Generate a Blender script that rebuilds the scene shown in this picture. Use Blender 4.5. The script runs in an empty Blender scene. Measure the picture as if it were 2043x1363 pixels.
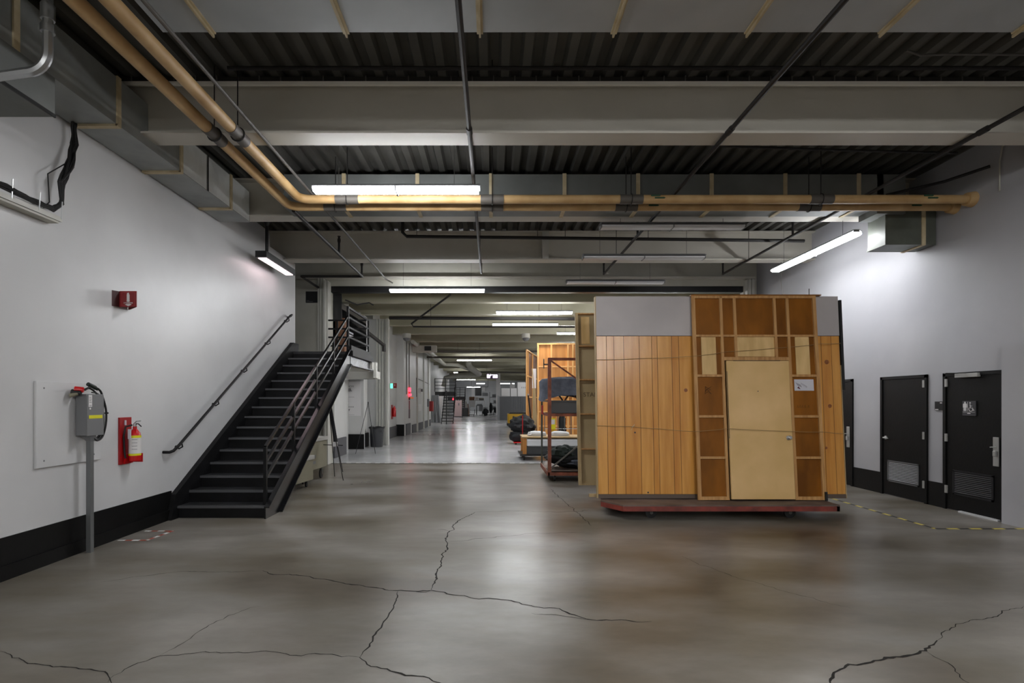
import bpy, math, random
from mathutils import Vector, Matrix, noise
random.seed(7)
S = bpy.context.scene
COL = S.collection
# ------------------------------------------------------------------ camera, world, exposure
FPX, VX, VY, EYE = 1064.0, 982.0, 800.0, 1.68      # focal length (px), vanishing point, eye height
cam = bpy.data.cameras.new('camera'); camo = bpy.data.objects.new('camera', cam); COL.objects.link(camo)
cam.sensor_width = 36.0; cam.lens = 36.0 * FPX / 2043
cam.shift_x = (1021.5 - VX) / 2043; cam.shift_y = (VY - 681.5) / 2043
cam.clip_start = 0.05; cam.clip_end = 300
camo.location = (0, 0, EYE); camo.rotation_euler = (math.pi / 2, 0, 0)
S.camera = camo
w = bpy.data.worlds.new('world'); S.world = w; w.use_nodes = True
w.node_tree.nodes['Background'].inputs[0].default_value = (0.30, 0.32, 0.36, 1)
w.node_tree.nodes['Background'].inputs[1].default_value = 0.05
S.view_settings.view_transform = 'Standard'; S.view_settings.look = 'None'
S.view_settings.gamma = 1.0; S.view_settings.use_curve_mapping = False
S.view_settings.exposure = 1.95
S.cycles.max_bounces = 8; S.cycles.diffuse_bounces = 5; S.cycles.glossy_bounces = 4
S.cycles.sample_clamp_indirect = 6.0
S.cycles.caustics_reflective = False; S.cycles.caustics_refractive = False
LAMP = 18.5        # radiance of a lit fluorescent lens
BACK = 30.0        # radiance of the unseen fixtures added behind the photographer

def at(x, y, Y): return Vector(((x - VX) * Y / FPX, Y, EYE - (y - VY) * Y / FPX))
def fl(x, y, z=0.0):
    Y = FPX * (EYE - z) / (y - VY); return Vector(((x - VX) * Y / FPX, Y, z))

# ------------------------------------------------------------------ materials
def lin(c):
    return tuple((v / 12.92 if v <= .04045 else ((v + .055) / 1.055) ** 2.4) for v in c)
def hexc(h):
    h = h.lstrip('#'); return lin([int(h[i:i + 2], 16) / 255 for i in (0, 2, 4)]) + (1,)
MATS = {}
def mat(name, col, rough=.5, metal=0, col2=None, scale=4, stretch=(1, 1, 1), bump=0, bscale=30, emit=0, rvar=0, detail=4, lo=.35, hi=.65, spec=.5):
    if name in MATS: return MATS[name]
    m = bpy.data.materials.new(name); m.use_nodes = True; N = m.node_tree; b = N.nodes['Principled BSDF']
    b.inputs['Base Color'].default_value = hexc(col); b.inputs['Roughness'].default_value = rough
    b.inputs['Metallic'].default_value = metal
    b.inputs['Specular IOR Level'].default_value = spec
    tc = N.nodes.new('ShaderNodeTexCoord')
    if col2:
        mp = N.nodes.new('ShaderNodeMapping'); mp.inputs['Scale'].default_value = stretch
        nz = N.nodes.new('ShaderNodeTexNoise'); nz.inputs['Scale'].default_value = scale; nz.inputs['Detail'].default_value = detail
        N.links.new(tc.outputs['Object'], mp.inputs[0]); N.links.new(mp.outputs[0], nz.inputs['Vector'])
        r = N.nodes.new('ShaderNodeValToRGB'); r.color_ramp.elements[0].position = lo; r.color_ramp.elements[1].position = hi
        r.color_ramp.elements[0].color = hexc(col); r.color_ramp.elements[1].color = hexc(col2)
        N.links.new(nz.outputs[0], r.inputs[0]); N.links.new(r.outputs[0], b.inputs['Base Color'])
        if rvar:
            mr = N.nodes.new('ShaderNodeMapRange'); mr.inputs[3].default_value = rough - rvar; mr.inputs[4].default_value = rough + rvar
            N.links.new(nz.outputs[0], mr.inputs[0]); N.links.new(mr.outputs[0], b.inputs['Roughness'])
    if bump:
        n2 = N.nodes.new('ShaderNodeTexNoise'); n2.inputs['Scale'].default_value = bscale; n2.inputs['Detail'].default_value = 3
        N.links.new(tc.outputs['Object'], n2.inputs['Vector'])
        bp = N.nodes.new('ShaderNodeBump'); bp.inputs['Strength'].default_value = bump; bp.inputs['Distance'].default_value = .01
        N.links.new(n2.outputs[0], bp.inputs['Height']); N.links.new(bp.outputs[0], b.inputs['Normal'])
    if emit:
        b.inputs['Emission Color'].default_value = hexc(col); b.inputs['Emission Strength'].default_value = emit
    MATS[name] = m; return m

def floor_mat(name, cols, rough0, rough1, sc=.7):
    m = bpy.data.materials.new(name); m.use_nodes = True; N = m.node_tree; L = N.links.new; b = N.nodes['Principled BSDF']
    tc = N.nodes.new('ShaderNodeTexCoord'); mp = N.nodes.new('ShaderNodeMapping'); mp.inputs['Scale'].default_value = (.7, 1.5, 1)
    L(tc.outputs['Object'], mp.inputs[0])
    a = N.nodes.new('ShaderNodeTexNoise'); a.inputs['Scale'].default_value = sc; a.inputs['Detail'].default_value = 5; a.inputs['Roughness'].default_value = .5
    L(mp.outputs[0], a.inputs['Vector'])
    r = N.nodes.new('ShaderNodeValToRGB'); e = r.color_ramp.elements
    e[0].position = .34; e[0].color = hexc(cols[0]); e[1].position = .66; e[1].color = hexc(cols[-1])
    for i, c in enumerate(cols[1:-1]):
        q = e.new(.34 + .32 * (i + 1) / (len(cols) - 1)); q.color = hexc(c)
    L(a.outputs[0], r.inputs[0])
    f = N.nodes.new('ShaderNodeTexNoise'); f.inputs['Scale'].default_value = 4.5; f.inputs['Detail'].default_value = 7; f.inputs['Roughness'].default_value = .7
    L(mp.outputs[0], f.inputs['Vector'])
    mx = N.nodes.new('ShaderNodeMix'); mx.data_type = 'RGBA'; mx.blend_type = 'OVERLAY'; mx.inputs[0].default_value = .30
    L(r.outputs[0], mx.inputs[6]); L(f.outputs[0], mx.inputs[7]); L(mx.outputs[2], b.inputs['Base Color'])
    g = N.nodes.new('ShaderNodeTexNoise'); g.inputs['Scale'].default_value = .9; g.inputs['Detail'].default_value = 2
    L(tc.outputs['Object'], g.inputs['Vector'])
    mr = N.nodes.new('ShaderNodeMapRange'); mr.inputs[1].default_value = .1; mr.inputs[2].default_value = .9
    mr.inputs[3].default_value = rough0; mr.inputs[4].default_value = rough1
    L(g.outputs[0], mr.inputs[0]); L(mr.outputs[0], b.inputs['Roughness'])
    h = N.nodes.new('ShaderNodeTexNoise'); h.inputs['Scale'].default_value = 3.0; h.inputs['Detail'].default_value = 2
    L(tc.outputs['Object'], h.inputs['Vector'])
    bp = N.nodes.new('ShaderNodeBump'); bp.inputs['Strength'].default_value = .05; bp.inputs['Distance'].default_value = .02
    L(h.outputs[0], bp.inputs['Height'])
    if sc > .5: L(bp.outputs[0], b.inputs['Normal'])
    b.inputs['Specular IOR Level'].default_value = .42
    MATS[name] = m; return m

def wood(name, c1, c2, rough=.35, axis='z', sc=3):
    st = {'z': (9, 9, .5), 'x': (.5, 9, 9), 'y': (9, .5, 9)}[axis]
    return mat(name, c1, rough, 0, c2, sc, st, bump=.05, bscale=25, detail=6, lo=.3, hi=.7)

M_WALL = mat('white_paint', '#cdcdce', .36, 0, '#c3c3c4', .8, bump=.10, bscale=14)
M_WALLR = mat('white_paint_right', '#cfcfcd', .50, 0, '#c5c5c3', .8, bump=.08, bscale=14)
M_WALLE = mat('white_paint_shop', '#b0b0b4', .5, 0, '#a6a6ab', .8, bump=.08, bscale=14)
M_CREAM = mat('cream_paint', '#bcbab0', .5, 0, '#b0aea2', 1.5)
M_COL = mat('white_column_paint', '#c2c1ba', .45)
M_BASE = mat('black_base_paint', '#080808', .5, 0, '#0e0e0e', 3, bump=.1, bscale=20, spec=.2)
M_GBASE = mat('grey_base_paint', '#4e4e52', .5)
M_DECK = mat('dark_steel_deck', '#5c5b56', .55, 0, '#4b4a46', 1.2)
M_BEAM = mat('painted_steel_beam', '#c9c5bb', .55, 0, '#bfbbb0', 1.1, bump=.05)
M_BEAMT = mat('tan_steel_beam', '#b0ac98', .6, 0, '#a39f8a', 1.0)
M_DARKST = mat('dark_ledger', '#2c2926', .6)
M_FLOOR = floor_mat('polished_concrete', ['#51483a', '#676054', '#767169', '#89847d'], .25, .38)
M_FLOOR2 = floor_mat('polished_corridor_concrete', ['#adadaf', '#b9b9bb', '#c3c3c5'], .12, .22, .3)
M_CRACK = mat('crack_dark', '#16130f', .9)
M_DUCT = mat('galvanised_duct', '#9ca09e', .45, .15, '#8b8f8e', 2.2, rvar=.08)
M_DUCTD = mat('dull_duct', '#7c7f7d', .55, .1, '#6e716f', 1.8)
M_TAPE = mat('duct_seam_mastic', '#d0c2a2', .7, 0, '#bbaa86', 6)
M_PIPE = mat('pipe_insulation', '#c8a878', .55, 0, '#ac8958', 2.5, bump=.15, bscale=12)
M_BAND = mat('grey_pipe_band', '#55504a', .6)
M_GRN = mat('green_marking', '#23452c', .6)
M_BPIPE = mat('black_iron_pipe', '#15110f', .65, 0)
M_GPIPE = mat('grey_pipe', '#5a5753', .6, 0)
M_CHROME = mat('brushed_metal', '#b8babb', .28, .9)
M_BLK = mat('black_paint', '#121213', .38)
M_BLKM = mat('black_steel', '#101011', .45, 0, '#161618', 5, spec=.2)
M_TREAD = mat('worn_black_tread', '#1c1c1d', .42, .2, '#343537', 4, bump=.2, bscale=40)
M_NOSE = mat('worn_nosing', '#5c5d60', .4, .4)
M_STRG = mat('glossy_black_steel', '#141416', .25, .15)
M_LANDB = mat('scuffed_channel', '#5d5e62', .25, .75, '#2e2e31', 5)
M_LAMP = mat('lit_lens', '#f7f9fc', .5, emit=LAMP)
M_LAMPS = mat('lit_lens_side', '#f7f9fc', .5, emit=14)
M_LAMPF = mat('lit_lens_far', '#f7f9fc', .5, emit=15)
M_LAMPB = mat('lit_lens_rear', '#f8f8f8', .5, emit=BACK)
M_LAMPOFF = mat('unlit_lens', '#d2d3d6', .35)
M_HOUS = mat('lamp_housing', '#707173', .45)
M_LED = mat('pink_white_led', '#ffe3e8', .5, emit=1.7)
M_WIRE = mat('wire', '#5b5a58', .5, .5)
M_RUB = mat('black_rubber', '#0d0d0e', .55)
M_RED = mat('red_paint', '#9b0f14', .35)
M_REDB = mat('bright_red', '#c4151b', .28)
M_DRED = mat('dark_red_sign', '#7d070b', .3)
M_WHT = mat('white_print', '#d8d6d6', .5)
M_YEL = mat('yellow_label', '#d9d312', .5)
M_GREYBOX = mat('grey_enamel', '#6f7072', .45, .1)
M_POST = mat('galvanised_strut', '#77797a', .4, .6)
M_PAPER = mat('paper', '#c9c8cf', .7)
M_SATIN = mat('satin_aluminium', '#a9a9a6', .38, .35)
M_BRASS = mat('brass', '#a8894a', .3, .8)
M_PLANK = wood('varnished_plank', '#cf9344', '#b97a32', .24, sc=1.6)
M_PLANK2 = wood('varnished_plank_light', '#d69c4e', '#c0843a', .24, sc=1.6)
M_FRAMEW = wood('pine_framing', '#c2955c', '#a3743f', .55)
M_PLYD = mat('dark_plywood', '#935a14', .5, 0, '#643a08', 1.3, (2, 2, .8), lo=.3, hi=.7, spec=.2)
M_PLYL = mat('pale_plywood', '#dcba80', .55, 0, '#c5a166', 2.5, (3, 3, .6))
M_DOORT = mat('tan_door_paint', '#deb880', .45, 0, '#c6a264', 1.1)
M_GREYTOP = mat('grey_wall_paint', '#b3adac', .5, 0, '#a9a3a2', 1.5)
M_FLATC = mat('muslin_tan', '#b09c76', .7, 0, '#98855f', 1.2)
M_FLATE = wood('pale_pine_edge', '#b9a27a', '#9e865d', .6)
M_DOLLY = mat('red_dolly_paint', '#8a3b30', .5, 0, '#5f2c24', 5)
M_DOLLYD = mat('worn_dolly_deck', '#6d5f56', .6, 0, '#4f4038', 3)
M_RUST = mat('rust_red_steel', '#93503a', .55, 0, '#6a3826', 6)
M_OWOOD = wood('orange_plywood', '#c98a45', '#ab6e2e', .45, 'z', 1.2)
M_OFRM = wood('orange_framing', '#e0ac6c', '#c9934f', .5)
M_BWOOD = wood('brown_flat_wood', '#7a4a22', '#5c3415', .5)
M_BLANK = mat('grey_blue_blanket', '#727886', .9, 0, '#5c6371', 8, bump=.3, bscale=30)
M_CLOTH = mat('black_cloth', '#121315', .8, 0, '#1e2124', 5, bump=.3, bscale=15)
M_CLOTHG = mat('dark_green_cloth', '#1d2822', .8)
M_PILLOW = mat('white_pillow', '#cfd0d2', .8)
M_MATT = mat('white_mattress', '#e0e2e4', .8)
M_YELM = mat('yellow_machine', '#c79a16', .4)
M_CORR = mat('grey_corrugated', '#5c5d60', .5, .1)
M_CREAMB = mat('cream_box', '#8b8673', .55, 0, '#7d7966', 2)
M_LIDB = mat('white_lid', '#b4b2ad', .55)
M_CAN = mat('grey_plastic', '#3d3e41', .55)
M_BROWN = mat('brown_card', '#6e4a32', .7)
M_PINKW = mat('pale_cabinet', '#b8a3a2', .5)
M_STROBE = mat('red_strobe', '#ff2436', .4, emit=2.0)
M_EXITG = mat('green_exit', '#5fe0b0', .4, emit=.5)
M_SIGNP = mat('magenta_white_letters', '#f3d6ff', .4, emit=1.3)
M_GUN = mat('sign_case', '#3a3440', .5)
M_GLOSSW = mat('white_gloss', '#c9cacc', .3)
M_FARW = mat('far_wall', '#9a9b9c', .6)
M_DKSIGN = mat('dark_plaque', '#3a3a3e', .4)
M_ROPE = mat('twine', '#8a7048', .8)
M_TANP = mat('tan_board', '#ab8f63', .5)

# ------------------------------------------------------------------ mesh builder
WO = {}
class MB:
    def __init__(s): s.v = []; s.f = []
    def add(s, vs, fs):
        n = len(s.v); s.v += [Vector(q) for q in vs]; s.f += [tuple(i + n for i in q) for q in fs]; return s
    def box(s, x0, x1, y0, y1, z0, z1, M=None):
        vs = [Vector((x, y, z)) for z in (z0, z1) for y in (y0, y1) for x in (x0, x1)]
        if M is not None: vs = [M @ q for q in vs]
        return s.add(vs, [(0, 2, 3, 1), (4, 5, 7, 6), (0, 1, 5, 4), (2, 6, 7, 3), (0, 4, 6, 2), (1, 3, 7, 5)])
    def tube(s, pts, r, n=8, cap=True, square=False):
        pts = [Vector(p) for p in pts]; rr = r if isinstance(r, (list, tuple)) else [r] * len(pts)
        up = None; rings = []
        for i, p in enumerate(pts):
            d = (pts[min(i + 1, len(pts) - 1)] - pts[max(i - 1, 0)]).normalized()
            if up is None:
                up = Vector((0, 0, 1)) if abs(d.z) < .9 else Vector((0, 1, 0))
            a = d.cross(up).normalized(); up = a.cross(d).normalized()
            m = 1 / math.cos(math.pi / n) if square else 1
            o = math.pi / n if square else 0
            rings.append([p + (a * math.cos(o + 2 * math.pi * k / n) + up * math.sin(o + 2 * math.pi * k / n)) * rr[i] * m for k in range(n)])
        vs = [q for R in rings for q in R]; fs = []
        for i in range(len(rings) - 1):
            for k in range(n): fs.append((i * n + k, i * n + (k + 1) % n, (i + 1) * n + (k + 1) % n, (i + 1) * n + k))
        if cap: fs += [tuple(range(n - 1, -1, -1)), tuple((len(rings) - 1) * n + k for k in range(n))]
        return s.add(vs, fs)
    def bar(s, a, b, w): return s.tube([a, b], w / 2, 4, square=True)
    def prism(s, poly, d):
        poly = [Vector(p) for p in poly]; d = Vector(d); n = len(poly)
        return s.add(poly + [p + d for p in poly], [tuple(range(n - 1, -1, -1)), tuple(range(n, 2 * n))] + [(i, (i + 1) % n, n + (i + 1) % n, n + i) for i in range(n)])
    def lathe(s, c, prof, n=20, axis='z'):
        c = Vector(c); vs = []; fs = []
        for r, h in prof:
            for k in range(n):
                a = 2 * math.pi * k / n; x, y = r * math.cos(a), r * math.sin(a)
                vs.append(c + (Vector((x, y, h)) if axis == 'z' else Vector((h, x, y)) if axis == 'x' else Vector((x, h, y))))
        for i in range(len(prof) - 1):
            for k in range(n): fs.append((i * n + k, i * n + (k + 1) % n, (i + 1) * n + (k + 1) % n, (i + 1) * n + k))
        fs += [tuple(range(n - 1, -1, -1)), tuple((len(prof) - 1) * n + k for k in range(n))]
        return s.add(vs, fs)
    def blob(s, c, sx, sy, sz, seed=0, amp=.15, n=24, m=14, p=1.0, fr=2.5):
        c = Vector(c); vs = []; fs = []
        def pw(v): return math.copysign(abs(v) ** p, v)
        for i in range(m + 1):
            t = math.pi * i / m
            for k in range(n):
                a = 2 * math.pi * k / n
                d = Vector((pw(math.sin(t)) * pw(math.cos(a)), pw(math.sin(t)) * pw(math.sin(a)), pw(math.cos(t))))
                q = Vector((d.x * sx, d.y * sy, d.z * sz)) * (1 + amp * noise.noise(Vector((d.x * fr + seed, d.y * fr, d.z * fr * 1.5))))
                vs.append(c + q)
        for i in range(m):
            for k in range(n): fs.append((i * n + k, (i + 1) * n + k, (i + 1) * n + (k + 1) % n, i * n + (k + 1) % n))
        return s.add(vs, fs)
    def xf(s, M):
        s.v = [M @ q for q in s.v]; return s
    def build(s, name, material, parent=None, smooth=False, bevel=0):
        if parent is not None: o0 = WO[parent.name]
        else:
            xs = [q.x for q in s.v]; ys = [q.y for q in s.v]; zs = [q.z for q in s.v]
            o0 = Vector(((min(xs) + max(xs)) / 2, (min(ys) + max(ys)) / 2, min(zs)))
        me = bpy.data.meshes.new(name); me.from_pydata([q - o0 for q in s.v], [], s.f)
        me.materials.append(material); me.validate(); me.update()
        import bmesh
        bm = bmesh.new(); bm.from_mesh(me); bmesh.ops.recalc_face_normals(bm, faces=bm.faces); bm.to_mesh(me); bm.free()
        if smooth:
            me.polygons.foreach_set('use_smooth', [True] * len(me.polygons))
            me.set_sharp_from_angle(angle=math.radians(40))
        o = bpy.data.objects.new(name, me); COL.objects.link(o)
        if parent is not None: o.parent = parent
        else: o.location = o0
        WO[o.name] = o0
        if bevel:
            b = o.modifiers.new('b', 'BEVEL'); b.width = bevel; b.segments = 2; b.limit_method = 'ANGLE'
        return o
def B(*a): return MB().box(*a)
def tag(o, label, cat, group=None):
    o['label'] = label; o['category'] = cat
    if group: o['group'] = group
    return o
def thing(name, label, cat, loc, group=None):
    o = bpy.data.objects.new(name, None); COL.objects.link(o); o.location = loc; o.empty_display_size = .1
    WO[o.name] = Vector(loc); return tag(o, label, cat, group)
def structure(o): o['kind'] = 'structure'; return o
def copy_tree(src, loc, label=None):
    r = src.copy(); COL.objects.link(r); r.location = loc
    if label: r['label'] = label
    WO[r.name] = Vector(loc)
    for ch in list(src.children):
        c = ch.copy(); COL.objects.link(c); c.parent = r
        for g in list(ch.children):
            d = g.copy(); COL.objects.link(d); d.parent = c
    return r
def repeat(src, off, parent=None):
    o = src.copy(); COL.objects.link(o); o.location = src.location + Vector(off)
    o.parent = parent or src.parent; return o
def text(name, s, size, loc, right, up, m, parent, align='CENTER', depth=.001, bold=0):
    cu = bpy.data.curves.new(name, 'FONT'); cu.body = s; cu.size = size; cu.align_x = align; cu.align_y = 'CENTER'; cu.extrude = depth; cu.offset = bold
    t = bpy.data.objects.new(name + '_tmp', cu); COL.objects.link(t)
    dg = bpy.context.evaluated_depsgraph_get(); me = bpy.data.meshes.new_from_object(t.evaluated_get(dg))
    bpy.data.objects.remove(t); me.name = name
    r = Vector(right).normalized(); u = Vector(up).normalized(); n = r.cross(u)
    R = Matrix((r, u, n)).transposed().to_4x4(); R.translation = Vector(loc) - WO[parent.name]
    me.transform(R); me.materials.clear(); me.materials.append(m)
    o = bpy.data.objects.new(name, me); COL.objects.link(o); o.parent = parent; WO[o.name] = WO[parent.name]; return o
def arc(c, r, a0, a1, u, v, n=8):
    c, u, v = Vector(c), Vector(u), Vector(v)
    return [c + u * r * math.cos(math.radians(a0 + (a1 - a0) * i / n)) + v * r * math.sin(math.radians(a0 + (a1 - a0) * i / n)) for i in range(n + 1)]

# ------------------------------------------------------------------ the room
XL, XR = -4.58, 7.09
YB, YO = -13.0, 14.4            # wall behind the photographer, wall with the big opening
ZB, ZD = 4.78, 5.42            # underside of beams, underside of deck
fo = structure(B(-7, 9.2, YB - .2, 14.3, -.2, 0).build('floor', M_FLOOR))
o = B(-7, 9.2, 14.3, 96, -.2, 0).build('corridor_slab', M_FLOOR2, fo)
B(-4.35, 6.8, 14.22, 14.38, -.01, .002).build('threshold_joint', mat('joint', '#55524c', .6), fo)
# cracks: thin ragged inlays following the real ones
def crack(px, w=.006, seed=1, name='crack'):
    pts = [fl(x, y) for x, y in px]; out = []
    for a, b in zip(pts, pts[1:]):
        n = max(2, int((b - a).length / .035)); side = Vector((-(b - a).y, (b - a).x, 0)).normalized()
        for i in range(n):
            t = i / n; p = a.lerp(b, t); e = min(1, 4 * t * (1 - t) + .3)
            out.append(p + side * (noise.noise(Vector((p.x * 5, p.y * 5, seed))) * .05 + noise.noise(Vector((p.x * 22, p.y * 22, seed))) * .022) * e)
    out.append(pts[-1]); vs = []; fs = []
    for i, p in enumerate(out):
        d = (out[min(i + 1, len(out) - 1)] - out[max(0, i - 1)]).normalized(); sd = Vector((-d.y, d.x, 0))
        ww = w * 1.35 * (.45 + .9 * abs(noise.noise(Vector((p.x * 9, p.y * 9, seed + 5))))) * min(1, .25 + i / 6, .25 + (len(out) - 1 - i) / 6)
        vs += [p + sd * ww + Vector((0, 0, .0012)), p - sd * ww + Vector((0, 0, .0012))]
    for i in range(len(out) - 1): fs.append((2 * i, 2 * i + 1, 2 * i + 3, 2 * i + 2))
    MB().add(vs, fs).build(name, M_CRACK, fo)
crack([(1300, 1240), (1180, 1237), (1130, 1222), (1060, 1208), (1000, 1198), (900, 1187), (862, 1178), (800, 1178), (735, 1172), (680, 1162), (610, 1150), (545, 1147), (524, 1139)], .008, 1)
crack([(1180, 1237), (1120, 1230), (1060, 1224)], .005, 8)
crack([(524, 1139), (430, 1142), (360, 1140), (280, 1150), (200, 1162)], .0035, 2)
crack([(860, 1178), (872, 1150), (880, 1115), (890, 1090), (893, 1070), (912, 1040), (948, 1022)], .008, 3)
crack([(948, 1022), (1030, 1020), (1120, 1022), (1175, 1018)], .006, 4)
crack([(893, 1082), (960, 1075), (1050, 1065), (1165, 1062)], .004, 5)
crack([(797, 1180), (785, 1212), (765, 1240), (745, 1275), (718, 1312)], .0075, 6)
crack([(718, 1312), (740, 1330), (800, 1344), (845, 1350), (900, 1368)], .008, 7)
crack([(718, 1312), (650, 1306), (560, 1303), (440, 1304), (320, 1309), (262, 1330), (215, 1362)], .004, 9)
crack([(0, 1300), (40, 1312), (80, 1325), (130, 1332), (195, 1340), (228, 1368)], .0045, 10)
crack([(320, 1309), (390, 1265), (455, 1228), (520, 1210)], .003, 11)
crack([(1650, 1370), (1672, 1340), (1692, 1325), (1740, 1322), (1800, 1312), (1850, 1300), (1870, 1278)], .010, 12)
crack([(1850, 1300), (1905, 1335), (1950, 1372)], .004, 13)
crack([(1870, 1278), (1905, 1245), (1965, 1235), (2043, 1210)], .0035, 14)
crack([(1097, 975), (1125, 1000), (1150, 1022), (1180, 1050)], .005, 15)
crack([(1360, 1110), (1460, 1150), (1600, 1190), (1700, 1215)], .0025, 17)
crack([(873, 1057), (895, 1059)], .010, 18)
crack([(830, 1181), (858, 1179)], .014, 19)

# walls
wl = structure(MB().box(XL - .35, XL, YB, 12.4, 0, 4.86).box(XL - .6, XL - .35, YB, 12.4, 0, 5.5).build('wall_left', M_WALL))
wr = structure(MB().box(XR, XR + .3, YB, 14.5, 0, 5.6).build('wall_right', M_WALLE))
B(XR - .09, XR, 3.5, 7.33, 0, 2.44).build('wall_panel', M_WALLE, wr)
structure(B(XL - .6, XR + .3, YB - .2, YB, 0, 5.6).build('wall_rear', M_WALLR))
wf = structure(MB().box(-6.6, -4.33, 14.3, 14.5, 0, 5.5).box(6.74, XR, 14.3, 14.5, 0, 5.5).box(-4.33, 6.74, 14.3, 14.5, 4.76, 5.5).build('wall_front', M_CREAM))
structure(B(-6.8, -6.6, 11.9, 14.5, 0, 5.5).build('wall_passage', M_CREAM))
structure(MB().box(-6.6, 7.0, 14.18, 14.3, 4.93, 4.99).build('trim_1', M_BEAM))
B(-4.33, 6.74, 14.33, 14.5, 4.60, 4.77).build('shutter_housing', M_BLK, wf)
# opening jamb columns, fluted
def column(x0, x1, y0, y1, z1, m, parent=None, name='jamb_column', flutes=2):
    mb = MB().box(x0, x1, y0, y1, 0, z1); wdt = (x1 - x0) / (2 * flutes + 1)
    for i in range(flutes): mb.box(x0 + wdt * (2 * i + 1) - wdt * .35, x0 + wdt * (2 * i + 1) + wdt * .65, y0 - .05, y0, 0, z1)
    return mb.build(name, m, parent)
column(-4.63, -4.47, 14.14, 14.30, 4.93, M_COL, wf); column(-4.46, -4.33, 14.05, 14.30, 4.85, M_COL, wf, flutes=1)
column(6.76, 6.95, 14.12, 14.30, 4.9, M_COL, wf)
# far spaces: mezzanine room, corridor wall
wc = structure(MB().box(-4.9, -4.65, 15.7, 16.8, 0, 2.45).box(-5.4, -4.48, 18.6, 18.75, 0, 2.5).box(-4.9, -4.66, 18.75, 19.9, 0, 4.8)
     .box(-5.2, -3.95, 20.3, 20.5, 0, 4.8).box(-4.9, -4.58, 20.5, 25.5, 0, 5.4).box(-4.9, -4.22, 25.5, 25.9, 0, 5.4)
     .box(-4.9, -4.22, 25.9, 36.5, 0, 5.4).box(-6.2, -5.0, 14.5, 18.6, 0, 5.4).box(-6.2, -4.3, 36.5, 36.7, 0, 5.4).box(-5.6, -5.0, 36.7, 62, 0, 5.4)
     .build('wall_corridor_left', M_WALLR))
for i in range(4): B(-4.40 + .11 * i, -4.34 + .11 * i, 20.22, 20.30, .02, 4.78).build('corner_rib', M_COL, wc)
B(-4.0, -3.93, 20.15, 20.3, 0, 4.8).build('corner_rib', M_COL, wc)
for i, (a, b) in enumerate([(26.0, 27.3), (28.0, 29.4), (30.2, 32.2), (33.0, 34.6), (35.3, 36.3)]):
    B(-4.22, -4.17, a, b, 0, .42 if i else .55).build('base_patch', M_GBASE, wc)
B(-4.92, -4.20, 25.45, 25.5, 0, .55).build('base_patch', M_BASE, wc)
B(-4.58, -4.54, 20.5, 25.4, 0, .5).build('base_patch', M_GBASE, wc)
B(-4.65, -4.60, 15.6, 16.85, 0, .55).build('base_patch', M_GBASE, wc)
B(-5.2, -4.46, 18.54, 18.6, 0, .52).build('base_patch', M_BASE, wc)
B(-4.66, -4.60, 18.85, 19.9, 0, .5).build('base_patch', M_BASE, wc)
for y in (29.8, 32.6, 34.95): B(-4.22, -4.14, y - .1, y + .1, 0, 5.3).build('downpipe', M_COL, wc)
structure(B(8.2, 8.4, 14.5, 90, 0, 5.6).build('wall_corridor_right', M_CREAM))
structure(B(-8, 8.4, 88, 88.3, 0, 5.6).build('wall_far', M_FARW))
structure(MB().box(-4.8, -3.12, 14.5, 14.85, 2.28, 2.48).box(-3.2, -3.12, 14.35, 14.5, 2.3, 2.72).build('trim_2', M_COL))
# black painted bands at the foot of the walls
structure(MB().box(XL, XL + .012, YB, 7.6, 0, .40).box(XL, XL + .035, YB, 7.6, 0, .14).build('baseboard_left', M_BASE))
structure(MB().box(XR - .015, XR, 8.362, 8.668, 0, .385).box(XR - .015, XR, 9.712, 10.458, 0, .385).box(XR - .015, XR, 11.5, 14.3, 0, .385).build('baseboard_right', M_BASE))
structure(MB().box(-6.6, -4.6, 14.27, 14.3, 0, .3).build('baseboard_front', M_BASE))

# corrugated deck
def deck(x0, x1, y0, y1, z, pitch=.24, h=.075):
    vs = []; fs = []; prof = []; x = x0
    while x < x1:
        prof += [(x, z + h), (x + pitch * .38, z + h), (x + pitch * .5, z), (x + pitch * .88, z)]; x += pitch
    for px, pz in prof: vs += [(px, y0, pz), (px, y1, pz)]
    for i in range(len(prof) - 1): fs.append((2 * i, 2 * i + 2, 2 * i + 3, 2 * i + 1))
    n = len(vs); x1 = prof[-1][0]
    vs += [(x0, y0, z + .2), (x1, y0, z + .2), (x1, y1, z + .2), (x0, y1, z + .2)]; fs.append((n, n + 1, n + 2, n + 3))
    return MB().add(vs, fs)
ce = structure(deck(-5.3, 7.5, YB - .2, 14.5, ZD).build('ceiling', M_DECK))
structure(B(-8, 8.4, 14.5, 90, 5.42, 5.6).build('ceiling_corridor', M_BEAMT))
cc = bpy.data.objects['ceiling_corridor']
# beams
def beam_mb(x0, x1, Y, zb=ZB, zt=ZD - .01):
    return MB().box(x0, x1, Y, Y + .30, zb, zb + .022).box(x0, x1, Y + .14, Y + .16, zb + .022, zt - .02).box(x0, x1, Y, Y + .30, zt - .02, zt)
for i, Y in enumerate((-10.39, -7.63, -4.87, -2.11, .65, 3.41, 6.17, 8.93, 11.69)):
    b = beam_mb(-5.15 if Y > 0 else XL, XR, Y).build('beam', M_BEAM, ce)
    if Y in (6.17,):
        B(-5.1, XR, Y - .03, Y, ZD - .075, ZD - .01).build('ledger', M_DARKST, ce); B(-5.1, XR, Y - .06, Y - .03, ZD - .115, ZD - .076).build('lit_flange_strip', mat('lit_flange_white', '#f0ece2', .6), ce)  # pale strip whitened to paint in light on the flange underside
        for k in range(48): B(-4.4 + k * .245, -4.388 + k * .245, Y - .042, Y - .03, ZD - .06, ZD + .0).build('clip', M_GPIPE, ce)
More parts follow.
